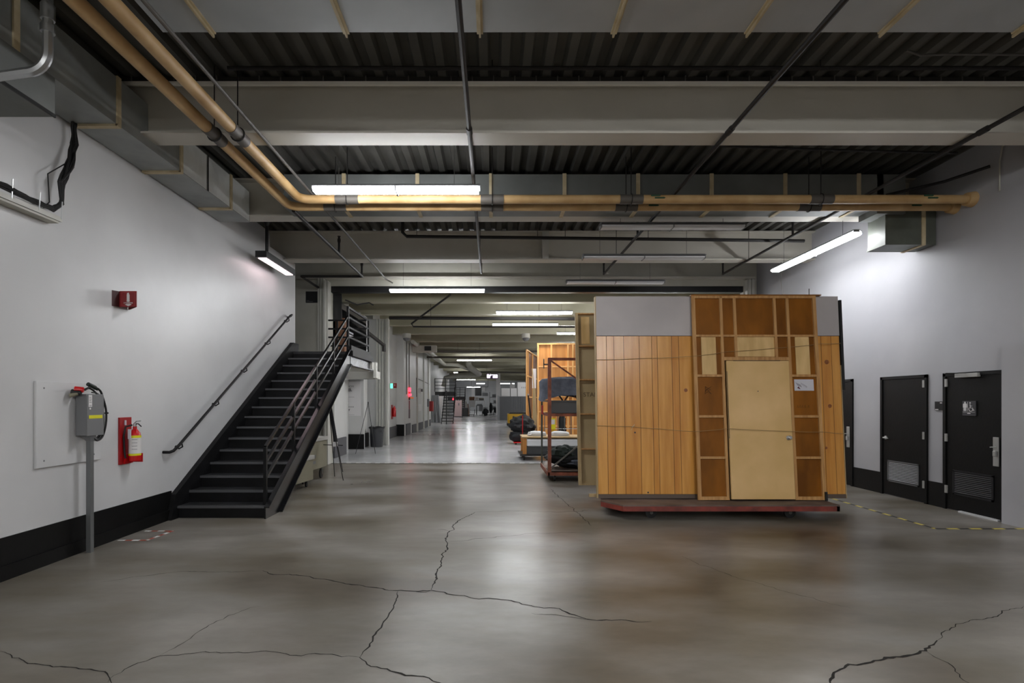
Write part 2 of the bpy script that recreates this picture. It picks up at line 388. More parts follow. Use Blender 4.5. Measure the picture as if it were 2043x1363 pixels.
for k, (x, Y) in enumerate(((1.17, 11.70), (-3.2, 11.72))):
    if k == 0: MB().box(x - .07, x + .07, Y - .01, Y + .10, ZB + .02, ZD - .02).build('beam_stiffener', M_COL, ce)
Ys = [16.5, 18.8, 21.6, 24.4, 27.6, 30.8, 34.2, 37.8, 41.5, 45.5, 50, 54.5, 59, 64, 69, 75, 81]
for Y in Ys: beam_mb(-6, 8.2, Y, 4.74, 5.42).build('beam', M_BEAMT, cc)
# joist pocket stubs on the left wall top
# ------------------------------------------------------------------ doors on the right wall
def side_door(n, y0, y1, ztop, hinge_far, louvre_m, handle, extras=None):
    d = bpy.data.objects.new(f'door_{n}', None); COL.objects.link(d); d.location = (XR, (y0 + y1) / 2, 0); d['kind'] = 'structure'; WO[d.name] = Vector(d.location)
    x = XR - .02
    MB().box(x - .01, XR, y0, y0 + .05, 0, ztop).box(x - .01, XR, y1 - .05, y1, 0, ztop).box(x - .01, XR, y0, y1, ztop - .05, ztop).build('door_frame', M_BASE, d)
    lf = B(x + .005, XR, y0 + .053, y1 - .053, .012, ztop - .053).build('door_leaf', mat('door_black', '#070707', .45, 0, '#0b0b0b', 6, bump=.1, spec=.2), d)
    hy = y1 - .06 if hinge_far else y0 + .06
    for z in (.25, 1.05, 1.90): B(x - .016, x + .004, hy - .02, hy + .02, z, z + .12).build('hinge', M_SATIN, d)
    if louvre_m:
        a, b = y0 + .2, y1 - .2
        g = MB().box(x - .004, x + .004, a - .03, b + .03, .25, .275).box(x - .004, x + .004, a - .03, b + .03, .60, .625).box(x - .004, x + .004, a - .03, a, .25, .62).box(x - .004, x + .004, b, b + .03, .25, .62).build('louvre', louvre_m, d)
        for k in range(12):
            z = .285 + k * .0265
            MB().prism([(x - .004, a, z), (x + .003, a, z + .012), (x + .003, a, z + .016), (x - .004, a, z + .004)], (0, b - a, 0)).build('slat', louvre_m, g)
    ky = y0 + .13 if hinge_far else y1 - .13
    if handle == 'lever':
        h = MB().lathe((x + .004, ky, 1.02), [(.033, 0), (.033, -.012), (.014, -.02), (.014, -.055)], 14, 'x').build('lever_handle', M_SATIN, d, True)
        MB().tube([(x - .05, ky, 1.02), (x - .055, ky + (-.06 if not hinge_far else .06), 1.02), (x - .05, ky + (-.12 if not hinge_far else .12), 1.015)], [.011, .010, .008]).build('lever', M_SATIN, h, True)
    else:
        h = MB().box(x - .008, x + .004, ky - .045, ky + .045, .76, 1.17).build('handle_plate', M_SATIN, d, bevel=.01)
        sg = 1 if hinge_far else 1
        MB().box(x - .05, x - .008, ky - .03, ky + .01, .90, .98).build('pull_grip', M_SATIN, h, bevel=.01)
        MB().tube([(x - .008, ky + .0, 1.03), (x - .045, ky + .02, 1.03), (x - .045, ky + .045, 1.025)], .008).build('thumb_lever', M_SATIN, h, True)
    return d
d3 = side_door(3, 7.35, 8.36, 2.11, True, mat('black_louvre', '#232326', .35, .3), 'pull')
d2 = side_door(2, 8.67, 9.71, 2.11, False, mat('grey_louvre', '#6b6c6e', .4, .4), 'lever')
d1 = side_door(1, 10.46, 11.46, 2.11, True, None, 'pull')
x = XR - .02
MB().box(x - .05, x + .002, 7.72, 8.1, 2.03, 2.09).build('closer_body', M_SATIN, d3, bevel=.004)
MB().tube([(x - .055, 7.9, 2.095), (x - .16, 8.12, 2.10), (x - .05, 8.28, 2.10)], .007, 6).build('closer_arm', M_BPIPE, d3)
B(XR - .06, XR, 7.42, 8.05, 0, .022).build('pale_threshold', M_GLOSSW, d3)  # pale threshold strip under the door
# accessible restroom sign on door 3
sg = thing('restroom_sign', 'small dark square plaque with person and wheelchair symbols on the nearest black door', 'sign', (x, 7.9, 1.46))
R_, U_ = (0, -1, 0), (0, 0, 1)
B(x - .008, x + .004, 7.79, 8.01, 1.46, 1.68).build('plaque', M_DKSIGN, sg)
sx = x - .0105
def flat(pts, y0, z0): return [(sx, y0 - a, z0 + b) for a, b in pts]
ic = MB().prism(flat([(-.022, .0), (-.004, .0), (-.004, .05), (.004, .05), (.004, 0), (.022, 0), (.022, .05), (.032, .05), (.032, .1), (.02, .112), (-.02, .112), (-.032, .1), (-.032, .05), (-.022, .05)], 7.965, 1.53), (.003, 0, 0))
ic.lathe((sx, 7.965, 1.655), [(.013, 0), (.013, .003)], 12, 'x')
ic.box(sx, sx + .003, 7.918, 7.923, 1.53, 1.665)
ic.build('person_symbol', M_WHT, sg)
w_ = MB().tube([(sx + .001, 7.868 - .032 * math.cos(a), 1.558 + .032 * math.sin(a)) for a in [math.radians(140 + 25 * i) for i in range(10)]], .004, 6)
w_.tube([(sx + .001, 7.88, 1.63), (sx + .001, 7.875, 1.575), (sx + .001, 7.84, 1.575), (sx + .001, 7.825, 1.538), (sx + .001, 7.812, 1.545)], .005, 6).tube([(sx + .001, 7.878, 1.605), (sx + .001, 7.845, 1.603)], .004, 6)
w_.lathe((sx, 7.88, 1.65), [(.011, 0), (.011, .003)], 12, 'x'); w_.build('wheelchair_symbol', M_WHT, sg)
B(sx, sx + .003, 7.80, 8.0, 1.512, 1.516).build('rule', M_WHT, sg)
B(sx, sx + .003, 7.875, 7.925, 1.488, 1.50).build('braille_mark', M_WHT, sg)
s2 = thing('wall_plaque', 'small black sign with two white marks on wall beside restroom door', 'sign', (XR, 8.45, 1.5))
B(XR - .012, XR - .001, 8.38, 8.53, 1.53, 1.67).build('plate', M_BLK, s2)
B(XR - .014, XR - .012, 8.39, 8.43, 1.64, 1.655).build('mark', M_WHT, s2); B(XR - .014, XR - .012, 8.46, 8.52, 1.535, 1.55).build('mark', M_WHT, s2)

# ------------------------------------------------------------------ lamps
def lamp(label, c, L=2.44, lit=None, along='x', wires=True, top=ZD, group=None, w=.115):
    t = thing('fluorescent_light', label, 'light', c, group); cx, cy, cz = c; h = L / 2
    def bx(mb, a0, a1, b0, b1, z0, z1):
        return mb.box(cx + a0, cx + a1, cy + b0, cy + b1, z0, z1) if along == 'x' else mb.box(cx + b0, cx + b1, cy + a0, cy + a1, z0, z1)
    lm = lit or M_LAMPOFF
    hs = MB(); bx(hs, -h, h, -.05, .05, cz + .055, cz + .10)
    for e in (() if lit else (-h, h - .02)): bx(hs, e, e + .02, -w + .02, w - .02, cz - .0, cz + .075)
    # sloping reflector wings
    for sg in (-1, 1):
        ww = .088 if lit else w + .01
        p = [(sg * .05, .098), (sg * ww, .068), (sg * ww, .058), (sg * .05, .088)]
        if along == 'x': hs.prism([(cx - h, cy + a, cz + b) for a, b in p], (L, 0, 0))
        else: hs.prism([(cx + a, cy - h, cz + b) for a, b in p], (0, L, 0))
    hs.build('housing', M_HOUS, t)
    mb = MB(); pr = [(-w + .01, .042), (-w + .01, .02), (-w + .05, .0), (w - .05, .0), (w - .01, .02), (w - .01, .042)]
    if lit: pr = [(-.085, .052), (-w + .013, .04), (-w + .015, .03), (-w + .05, .0), (w - .05, .0), (w - .015, .03), (w - .013, .04), (.085, .052)]
    if along == 'x': mb.prism([(cx - h + .02, cy + a, cz + b) for a, b in pr], (L - .04, 0, 0))
    else: mb.prism([(cx + a, cy - h + .02, cz + b) for a, b in pr], (0, L - .04, 0))
    mb.build('lens', lm, t)
    ct = MB(); bx(ct, -.008, .008, -w, w, cz - .006, cz + .052); ct.build('center_clip', M_HOUS, t)
    if wires:
        for sgn in (-1, 1):
            a = sgn * (h - .35)
            p = (cx + a, cy) if along == 'x' else (cx, cy + a)
            MB().tube([(p[0], p[1], cz + .09), (p[0], p[1], top)], .0035, 5).build('hanger', M_WIRE, t)
    return t
lamp('big lit fluorescent light nearest the camera, hanging in front of the tan pipes', (-1.30, 7.25, 4.51), 2.27, lit=M_LAMP)
lamp('lit fluorescent light above the stair landing side, in front of the black shutter housing', (-1.41, 13.66, 4.47), lit=M_LAMP)
lamp('highest and nearest of the lit corridor lights beyond the opening', (1.34, 17.0, 4.46), lit=M_LAMP, top=5.42)
lamp('second lit corridor light, just below and behind the first one', (1.22, 19.75, 4.47), lit=M_LAMP, top=5.42)
lamp('short visible end of a lit corridor light beside the tall pale flat', (3.95, 22.5, 4.49), lit=M_LAMP, top=5.42)
lamp('lit fluorescent light in mid corridor left of the glowing sign', (-1.25, 37.4, 4.49), lit=M_LAMP, top=5.42)
lamp('lit fluorescent light behind the white duct elbow down the corridor', (-2.6, 52.8, 4.45), lit=M_LAMPF, top=5.42)
lamp('small lit light far down the corridor under the glowing sign', (-1.75, 80, 4.24), 1.25, lit=M_LAMPF, top=5.42)
lamp('lit fluorescent light over the white boxes far right in the corridor', (5.0, 60, 3.95), lit=M_LAMPF, top=5.42)
lamp('added fluorescent light by the end wall beyond the pillar', (2.2, 82, 4.3), lit=M_LAMPF, top=5.42)  # added to brighten the dark end wall
lamp('added fluorescent light above the far work tables', (-3.4, 69.5, 4.4), lit=M_LAMPF, top=5.42)  # extra lamp put in to light the far end
lamp('lit fluorescent light over the tables at the end of the corridor', (-2.95, 84, 3.82), 2.1, lit=M_LAMPF, top=5.42)
lamp('added fluorescent light hidden above the orange wooden flats', (4.6, 30, 4.49), lit=M_LAMP, top=5.42)  # unseen lamp, added for more corridor light
lamp('angled lit fluorescent light along the right wall by the duct drop', (6.03, 10.1, 4.42), 2.55, lit=M_LAMPS, along='y')
lamp('nearest unlit white light fixture under the tan pipes', (3.05, 9.06, 4.60))
lamp('middle unlit white light fixture between two roof beams', (3.03, 10.7, 4.52))
lamp('farthest unlit white light fixture in front of the opening header', (3.06, 13.3, 4.60))
# overhead fixture read off the plank highlight; unseen ones behind added for fill light
for x_, y_, lb in ((3.2, .3, 'lit fluorescent light nearly overhead to the right, outside the photo'),
                   (-1.9, -3.5, 'added unseen fluorescent light behind the photographer on the left, nearest'), (3.2, -3.5, 'added unseen fluorescent light behind the photographer on the right, nearest'),
                   (-1.9, -7.5, 'added unseen fluorescent light behind the photographer on the left, middle'), (3.2, -7.5, 'added unseen fluorescent light behind the photographer on the right, middle'),
                   (.6, -7.5, 'added unseen fluorescent light behind the photographer in the centre')):
    lamp(lb, (x_, y_, 4.46), lit=M_LAMPB)
# black LED bar
t = thing('linear_wall_light', 'short black linear light glowing pinkish on the left wall', 'light', (-4.29, 10.6, 4.30))
MB().box(-4.40, -4.19, 9.9, 11.35, 4.35, 4.47).build('housing', M_BLK, t)
B(-4.37, -4.22, 9.96, 11.29, 4.343, 4.352).build('diffuser', M_LED, t)
MB().tube([(-4.29, 10.15, 4.46), (-4.29, 10.15, 5.1)], .03, 10).lathe((-4.29, 10.15, 5.0), [(.03, 0), (.07, .1), (.07, .14)], 10).build('stem', M_BLK, t, True)

# ------------------------------------------------------------------ ducts
def seam(mb, x0, x1, y0, y1, z0, z1, axis, sides='rb', e=.014, w=.03):
    return mb
# front overhead duct running across
t = thing('air_duct', 'wide grey overhead duct at the very top with tan taped seams', 'duct', (2, 4.4, 5.04))
B(-3.0, XR - .01, 3.75, 4.86, 5.04, 5.40).build('duct_body', mat('near_duct', '#b0b4b6', .5, .1, '#a6aaac', 1.5), t)
for i in range(8):
    x = -2.55 + i * 1.2192
    sm = MB().box(x - .028, x + .028, 3.74, 4.87, 5.028, 5.04).box(x - .008, x + .008, 3.74, 4.885, 5.005, 5.03).box(x - .028, x + .028, 4.86, 4.872, 5.04, 5.40)
    sm.build('seam_strip', M_TAPE, t)
# second duct across the hall with a drop at the right wall
t = thing('air_duct', 'dark grey overhead duct above the tan pipes ending in a drop', 'duct', (2, 8.6, 4.75))
B(-3.3, 6.2, 8.45, 8.88, 4.75, 5.27).build('duct_body', M_DUCTD, t)
for i in range(9):
    x = -2.35 + i * 1.165
    if x < 6.1: MB().box(x - .03, x + .03, 8.435, 8.45, 4.74, 5.28).box(x - .03, x + .03, 8.44, 8.89, 4.735, 4.75).build('seam_strip', M_TAPE, t)
MB().box(6.1, 6.55, 8.45, 8.88, 4.65, 5.27).build('elbow', M_DUCTD, t)
dp = MB().box(6.29, 7.07, 8.5, 8.93, 4.17, 4.9).build('drop_box', mat('drop_duct', '#62665e', .5, .1, '#52564e', 2.5), t)
MB().box(6.84, 6.90, 8.485, 8.5, 4.16, 4.9).box(6.84, 6.90, 8.49, 8.94, 4.158, 4.17).build('seam_strip', M_TAPE, t)
MB().prism([(6.285, 8.5, 4.9), (6.285, 8.93, 4.17), (6.285, 8.5, 4.17)], (-.02, 0, 0)).build('crease_panel', MATS['drop_duct'], t)
# left duct along the wall
t = thing('air_duct', 'long galvanised duct running along the top of the left wall', 'duct', (-4.3, 5, 4.68))
B(-4.56, -4.07, -2, 8.95, 4.68, 5.19).build('duct_body', M_DUCT, t)
for y in (-1.7, -.45, .8, 2.05, 3.3, 4.55, 5.80, 6.97, 8.30):
    MB().box(-4.08, -4.053, y - .03, y + .03, 4.66, 5.2).box(-4.56, -4.055, y - .03, y + .03, 4.655, 4.68).build('seam_strip', M_TAPE, t)
MB().box(-4.064, -4.058, 7.62, 7.635, 4.68, 5.19).build('standing_seam', M_BPIPE, t)
for y0, y1 in ((7.0, 7.62), (7.64, 8.28), (8.33, 8.95)):   # cross-broken panels, colour paled to paint in lamp light
    MB().add([(-4.07, y0 + .02, 4.69), (-4.07, y1 - .02, 4.69), (-4.07, y1 - .02, 5.18), (-4.07, y0 + .02, 5.18), (-4.056, (y0 + y1) / 2, 4.935)], [(0, 1, 4), (1, 2, 4), (2, 3, 4), (3, 0, 4)]).build('cross_broken_panel', mat('lamplit_duct', '#e6eaea', .45, 0, '#d6dada', 3), t)
t = thing('duct_branch', 'lower grey duct section in the top left corner over the cables', 'duct', (-4.3, 4, 4.31))
B(-4.57, -4.05, 2.2, 4.94, 4.31, 4.67).build('duct_body', M_DUCTD, t)
B(-4.055, -4.04, 3.9, 4.94, 4.30, 4.33).build('dark_gap', M_BLK, t)

# ------------------------------------------------------------------ insulated pipes
def ipipe(label, X, Y, yend_off, elbow=.16):
    Z = 4.655; r = .063
    t = thing('insulated_pipe', label, 'pipe', (X, Y, Z))
    pts = [(X, 1.0, Z), (X, Y - elbow, Z)] + arc((X + elbow, Y - elbow, Z), elbow, 180, 90, (1, 0, 0), (0, 1, 0), 6) + [(XR - .02, Y, Z)]
    MB().tube(pts, r, 14).build('pipe_run', M_PIPE, t, True)
    for x in (-2.4 + (X + 3.1), .0, 2.05, 4.85):
        MB().tube([(x - .17, Y, Z), (x + .17, Y, Z)], r + .006, 14).build('saddle_band', M_BAND, t, True)
        MB().tube([(x, Y, Z + r), (x, Y, ZD)], .007, 6).tube([(x, Y, Z + r + .02)] + arc((x, Y, Z), r + .015, 90, 450, (0, 1, 0), (0, 0, 1), 16), .007, 5).build('hanger', M_BPIPE, t)
    y = 5.95
    MB().tube([(X, y - .17, Z), (X, y + .17, Z)], r + .006, 14).build('saddle_band', M_BAND, t, True)
    MB().tube(arc((X, y, Z), r + .014, 0, 360, (1, 0, 0), (0, 0, 1), 16), .008, 5).tube([(X, y, Z + r), (X, y, ZD)], .007, 6).build('hanger', M_BPIPE, t)
    for x in (2.35, 6.35):
        for k, (a, b, hh) in enumerate(((-.02, .10, .022), (.03, .17, -.012))):
            MB().prism([(x + a, Y - r - .001, Z + hh), (x + b, Y - r - .001, Z + hh), (x + b + .02, Y - r - .001, Z + hh + .012), (x + b, Y - r - .001, Z + hh + .024), (x + a, Y - r - .001, Z + hh + .024)], (0, .012, 0)).build('green_mark', M_GRN, t)
    MB().lathe((XR - .10, Y, Z), [(r + .03, 0), (r + .05, .1)], 14, 'x').build('wall_collar', M_PIPE, t, True)
    return t
ipipe('outer thick tan insulated pipe running left then across behind the big light', -3.10, 8.17, 0)
ipipe('inner thick tan insulated pipe nearer the camera where the two run across', -2.84, 7.87, 0)

# ------------------------------------------------------------------ sprinkler pipes
def spipe(label, pts, r, m=M_BPIPE, risers=(), name='sprinkler_pipe', hang=(), couplings=()):
    t = thing(name, label, 'pipe', pts[0]); MB().tube(pts, r, 8).build('pipe_run', m, t, True)
    for p in risers:
        p = Vector(p); MB().tube([p, p + Vector((0, 0, .30))], r * .8, 8).lathe(p + Vector((0, 0, .26)), [(r, 0), (r * 1.2, .05), (.02, .11), (.035, .12), (.035, .125)], 8).build('sprinkler_head', m, t, True)
    for p in hang:
        p = Vector(p); MB().tube([p, Vector((p.x, p.y, ZD))], .006, 5).build('hanger', M_BPIPE, t)
    for a, b in couplings: MB().tube([a, b], r * 1.35, 10).build('coupling', m, t, True)
    return t
for lab, X, r, Y1 in (('dark sprinkler pipe running away down the middle of the ceiling', -.26, .026, 12.8),
                  ('dark sprinkler pipe slanting down across the ceiling over the wooden flats', 2.70, .026, 12.9),
                  ('dark sprinkler pipe nearest the right wall', 5.58, .026, 12.9)):
    spipe(lab, [(X, 2.5, 4.75), (X, Y1, 4.75)], r, risers=[(X, Y1, 4.73), (X, 9.9, 4.73)], hang=[(X, 11.6, 4.75)], couplings=[((X, 6.0, 4.75), (X, 6.12, 4.75))])
spipe('dark sprinkler pipe near the left wall ending over the stairs', [(-3.13, 8.4, 4.68), (-3.13, 12.85, 4.68), (-4.6, 12.85, 4.68), (-4.6, 14.1, 4.68)], .030, risers=[(-3.13, 12.8, 4.66), (-3.13, 10.9, 4.66)])
spipe('thin grey conduit beside the two tan pipes', [(-2.68, 2.0, 4.76), (-2.68, 13.5, 4.755), (-2.60, 13.9, 4.755)], .018, M_GPIPE)
spipe('dark main pipe crossing the ceiling in front of the nearest beam', [(-2.9, 5.85, 5.33), (XR - .1, 5.85, 5.33)], .022, hang=[(0, 5.85, 5.33), (3.6, 5.85, 5.33)])
spipe('black pipe crossing between beams below the unlit fixtures', [(-1.78, 10.6, 5.35), (-1.78, 10.6, 5.03), (-1.70, 10.6, 4.95), (4.6, 10.6, 4.88), (6.2, 10.6, 4.86)], .033, hang=[(-1.5, 10.6, 4.95), (.9, 10.6, 4.94), (1.45, 10.6, 4.93), (3.1, 10.6, 4.92)])
spipe('thin black pipe crossing under the deck behind the nearest beam', [(2.9, 6.9, 4.98), (4.1, 6.95, 4.96), (6.1, 7.0, 4.93)], .016)
spipe('short black hose and bracket high on the right wall', [(7.0, 7.5, 4.98), (6.7, 7.9, 4.93), (6.2, 8.4, 4.92)], .022)
spipe('thin tan conduit bending down the right wall at the photo edge', [(7.06, 6.95, 5.3), (7.06, 7.2, 5.28), (7.06, 7.38, 5.2), (7.06, 7.42, 5.02), (7.06, 7.42, 4.6)], .010, M_CREAM, name='conduit')
spipe('thin curved flexible conduit under the deck at top right', [(4.35, 5.6, 5.36), (4.5, 5.6, 5.31), (4.8, 5.6, 5.32), (7.0, 5.6, 5.31)], .012, M_GPIPE, name='conduit')
spipe('black pipe crossing the corridor just beyond the opening', [(-3.4, 17.6, 4.42), (7.9, 17.6, 4.36)], .055)
spipe('thinner dark pipe below the black pipe beyond the opening', [(-1.2, 15.2, 4.70), (-2.75, 18.2, 4.32), (-2.7, 18.25, 4.22), (7.5, 18.25, 4.20)], .03, hang=[(-2.1, 18.25, 4.2), (1.6, 18.25, 4.2)])
spipe('pale pipe crossing the corridor past the third beam', [(-3.9, 29.5, 4.42), (7.9, 29.5, 4.42)], .05, M_GPIPE, hang=[(-1.9, 29.5, 4.42), (-.7, 29.5, 4.42)])
spipe('brownish pipe crossing the corridor past the fourth beam', [(-4.0, 32.6, 4.35), (7.9, 32.6, 4.30)], .06, M_BAND, hang=[(-1, 32.6, 4.35), (2, 32.6, 4.33)])
spipe('dark pipe crossing the corridor by the glowing sign', [(-3.2, 49.5, 4.35), (-1, 49.5, 4.36), (5, 49.5, 4.25)], .07, M_BAND, hang=[(-.5, 49.5, 4.35), (3, 49.5, 4.3)])
spipe('dark drooping cable on the beam over the stair landing', [(-4.1, 14.9, 4.5), (-3.85, 15.2, 4.42), (-3.6, 15.6, 4.55), (-3.5, 15.7, 4.5)], .02, name='cable')
t = thing('air_duct', 'pale round duct bending along the corridor left wall ceiling', 'duct', (-3.7, 30, 4.5))
MB().tube([(-3.95, 26.5, 4.62), (-3.95, 36, 4.60), (-3.9, 42, 4.6)], .10, 10).build('pipe_run', M_COL, t, True)
MB().tube([(-3.6, 30, 4.5), (-3.62, 40.5, 4.45), (-2.7, 41.2, 4.45), (-1.9, 47, 4.4)], .14, 10).build('pipe_run', M_CREAM, t, True)
MB().tube([(-1.95, 43.6, 5.3), (-1.95, 43.6, 4.7), (-1.85, 44.2, 4.45), (-1.2, 49, 4.15), (-3.6, 49.4, 4.0), (-4.3, 49.5, 3.8), (-4.5, 49.5, 3.0)], .25, 10).build('big_elbow', M_CREAM, t, True)
t = thing('air_duct', 'short horizontal white duct stub by the corridor ceiling corner', 'duct', (-3.8, 27, 4.3))
B(-4.2, -2.95, 28.0, 28.5, 4.25, 4.6).build('duct_body', M_CREAM, t); B(-3.55, -3.2, 27.95, 28.0, 4.32, 4.55).build('dark_opening', M_BLK, t)
for lab, X, Y in (('round white ceiling camera dome near the left corridor wall', -3.9, 24.3), ('round white ceiling camera dome in the middle of the corridor', 1.53, 24.3)):
    t = thing('camera_dome', lab, 'camera', (X, Y, 4.45))
    MB().lathe((X, Y, 4.55), [(.10, .2), (.19, .19), (.2, 0), (.17, -.01)], 16).build('housing', M_COL, t, True)
    MB().lathe((X, Y, 4.54), [(.165, .0), (.15, -.07), (.09, -.13), (.02, -.15)], 16).build('dome', M_HOUS, t, True)
t = thing('ceiling_sign', 'glowing pinkish white sign hanging far down the corridor', 'sign', (-.02, 52, 3.9))
B(-.55, .57, 52, 52.1, 3.85, 4.32).build('case', M_GUN, t)
for i, (a, b, c, d) in enumerate([(-.5, -.32, 3.92, 4.27), (-.30, -.2, 3.92, 4.2), (-.22, -.12, 4.12, 4.27), (.06, .16, 3.92, 4.12), (.18, .28, 3.92, 4.15), (.30, .40, 3.92, 4.12), (.42, .52, 3.92, 4.2), (-.1, .5, 4.19, 4.24)]):
    B(a, b, 51.97, 52, c, d).build('lit_character', M_SIGNP, t)

# silver conduit at the top left
spipe('thick silver bent conduit in the top left corner', [(-3.50, 4.2, 5.4), (-3.50, 4.2, 4.66)] + arc((-3.66, 4.2, 4.43), .16, 0, -90, (1, 0, 0), (0, 0, 1), 8)[0:] + [(-3.9, 4.2, 4.235), (-4.57, 4.2, 4.22)], .036, M_CHROME, name='conduit', couplings=[((-3.5, 4.2, 4.68), (-3.5, 4.2, 4.80)), ((-3.5, 4.2, 4.58), (-3.5, 4.2, 4.64))])

# ------------------------------------------------------------------ cable tray and cables, top left
t = thing('cable_strut', 'white strut channel on the left wall carrying black cables', 'cable tray', (-4.5, 4.5, 3.5))
B(-4.58, -4.50, 1.5, 5.58, 3.55, 3.60).build('channel', M_COL, t); B(-4.58, -4.47, 1.5, 5.5, 3.51, 3.53).build('lower_rail', M_CREAM, t)
for y in (4.95, 5.25, 5.52): MB().tube([(-4.46, y, 3.56), (-4.45, y, 3.74)], .005, 5).build('hook', M_CHROME, t)
t = thing('cable_bundle', 'bundle of loose black cables dropping from the duct onto the strut', 'cable', (-4.5, 5.6, 3.6))
for k in range(9):
    rr = random.random
    j = .075
    pts = [(-4.50, 5.75 + j * (rr() - .5), 4.68), (-4.50 + j * (rr() - .5), 5.74, 4.45), (-4.49 + j * (rr() - .5), 5.68 - .06 * rr(), 4.15 + .1 * rr()), (-4.49, 5.62 - .10 * rr(), 3.95), (-4.49, 5.58 - .04 * rr(), 3.72 + .03 * rr()), (-4.49, 5.45, 3.62 + .05 * rr()), (-4.48, 5.2, 3.61 + .05 * rr()), (-4.47 + .02 * rr(), 4.9, 3.62 + .04 * rr()), (-4.48, 4.2, 3.63), (-4.48, 2.5, 3.63)]
    sm = []
    for a, b in zip(pts, pts[1:]):
        a, b = Vector(a), Vector(b)
        for q in range(3): sm.append(a.lerp(b, q / 3) + Vector((0, noise.noise(a * 3 + Vector((k, q, 0))) * .02, noise.noise(a * 2 + Vector((q, k, 0))) * .02)))
    MB().tube(sm, .012 if k < 6 else .007, 6).build('cable', M_RUB, t, True)
MB().tube([(-4.5, 5.62, 4.18), (-4.5, 5.4, 3.98), (-4.5, 5.42, 3.7), (-4.5, 5.35, 3.62)], .006, 6).build('cable', M_RUB, t, True)

# ------------------------------------------------------------------ staircase
RISE, RUN, Y0, NST = .175, .295, 7.64, 16
SX0, SX1 = -4.50, -3.24; LZ = RISE * NST; YL = Y0 + RUN * (NST - 1)
st = thing('staircase', 'black steel staircase rising along the left wall to a landing', 'staircase', (-3.87, Y0, 0))
for i in range(NST):
    y = Y0 + RUN * i
    B(SX0, SX1, y + .012, y + .022, RISE * i + (0 if i else .002), RISE * (i + 1) - .004).build('riser', M_BLKM, st)
    if i < NST - 1:
        tr = MB().box(SX0, SX1, y - .015, y + RUN + .018, RISE * (i + 1) - .03, RISE * (i + 1)).build('tread', M_TREAD, st)
        B(SX0, SX1, y - .018, y + .018, RISE * (i + 1) - .031, RISE * (i + 1) + .0015).build('nosing', M_NOSE, tr)
def sz(y): return RISE + (y - Y0) * RISE / RUN
# wall side skirt and room side channel stringer
pw = [(Y0 - .16, 0), (Y0 - .16, .02), (Y0 - .05, .40 - .05), (YL + .02, LZ + .20), (12.4, LZ + .20), (12.4, LZ - .1), (YL, LZ - .25), (Y0 + .25, 0)]
MB().prism([(-4.575, a, b) for a, b in pw], (.075, 0, 0)).build('stringer', M_BLKM, st)
pr = [(Y0 - .06, 0), (Y0 - .06, .17), (YL - .15, LZ + .02), (YL + .05, LZ + .02), (YL + .05, LZ - .30), (YL - .02, LZ - .30), (Y0 + .42, 0)]
sr = MB().prism([(-3.24, a, b) for a, b in pr], (.022, 0, 0)).build('stringer', M_STRG, st)
def flange(a, b, w=.075, th=.016):
    a, b = Vector((0,) + a), Vector((0,) + b); d = (b - a).normalized(); n = Vector((0, -d.z, d.y)) * th
    return MB().prism([(-3.24, a.y, a.z), (-3.24, b.y, b.z), (-3.24, b.y + n.y, b.z + n.z), (-3.24, a.y + n.y, a.z + n.z)], (w, 0, 0))
flange((Y0 - .06, .155), (YL - .15, LZ + .01)).build('flange', M_STRG, sr); flange((Y0 + .42, 0), (YL - .02, LZ - .30)).build('flange', M_STRG, sr)
# landing
B(-6.2, -3.24, YL, 14.15, LZ - .06, LZ - .001).build('landing_plate', M_TREAD, st)
lb = MB().box(-3.24, -3.218, YL, 14.15, LZ - .32, LZ - .1).box(-3.24, -3.15, YL, 14.15, LZ - .32, LZ - .305).build('landing_channel', M_LANDB, st)
B(-3.26, -3.15, YL, 14.17, LZ - .10, LZ + .02).build('landing_edge', M_BLKM, st)
B(-3.232, -3.212, YL + .1, 14.1, LZ + .03, LZ + .15).build('toe_plate', M_BLKM, st)
B(-4.57, -3.25, YL + .1, 14.1, LZ - .34, LZ - .31).build('landing_soffit', M_CREAM, st)
B(-3.26, -3.15, 14.02, 14.17, LZ - .32, LZ - .1).build('end_bracket', M_COL, st)
# guard rail
GX = -3.28
for i, y in enumerate((7.71, 8.80, 9.93, 11.02)):
    z0 = sz(y) - RISE * .6; MB().bar((GX, y, z0), (GX, y, sz(y) + .80), .045).build('post', M_BLKM, st)
MB().bar((GX, 12.12, LZ - .3), (GX, 12.12, LZ + 1.03), .05).build('post', M_BLKM, st)
for k, dz in enumerate((.80, .57, .34)):
    MB().bar((GX, 7.71, sz(7.71) + dz), (GX, 12.12, sz(12.12) + dz - .03), .038).build('rail', M_STRG, st)
for k in range(5):
    z = LZ + 1.01 - k * .225
    MB().bar((GX, 12.12, z), (GX, 14.1, z), .042).build('rail', M_BLKM, st)
    if k < 4: MB().bar((-4.42, 14.1, z), (GX, 14.1, z), .042).build('rail', M_BLKM, st)
for x in (-4.42, -4.1, GX): MB().bar((x, 14.1, LZ - .06), (x, 14.1, LZ + 1.03), .045).build('post', M_BLKM, st)
MB().bar((GX, 13.95, LZ - .1), (GX, 13.95, LZ + 1.02), .02).build('post', M_CHROME, st)
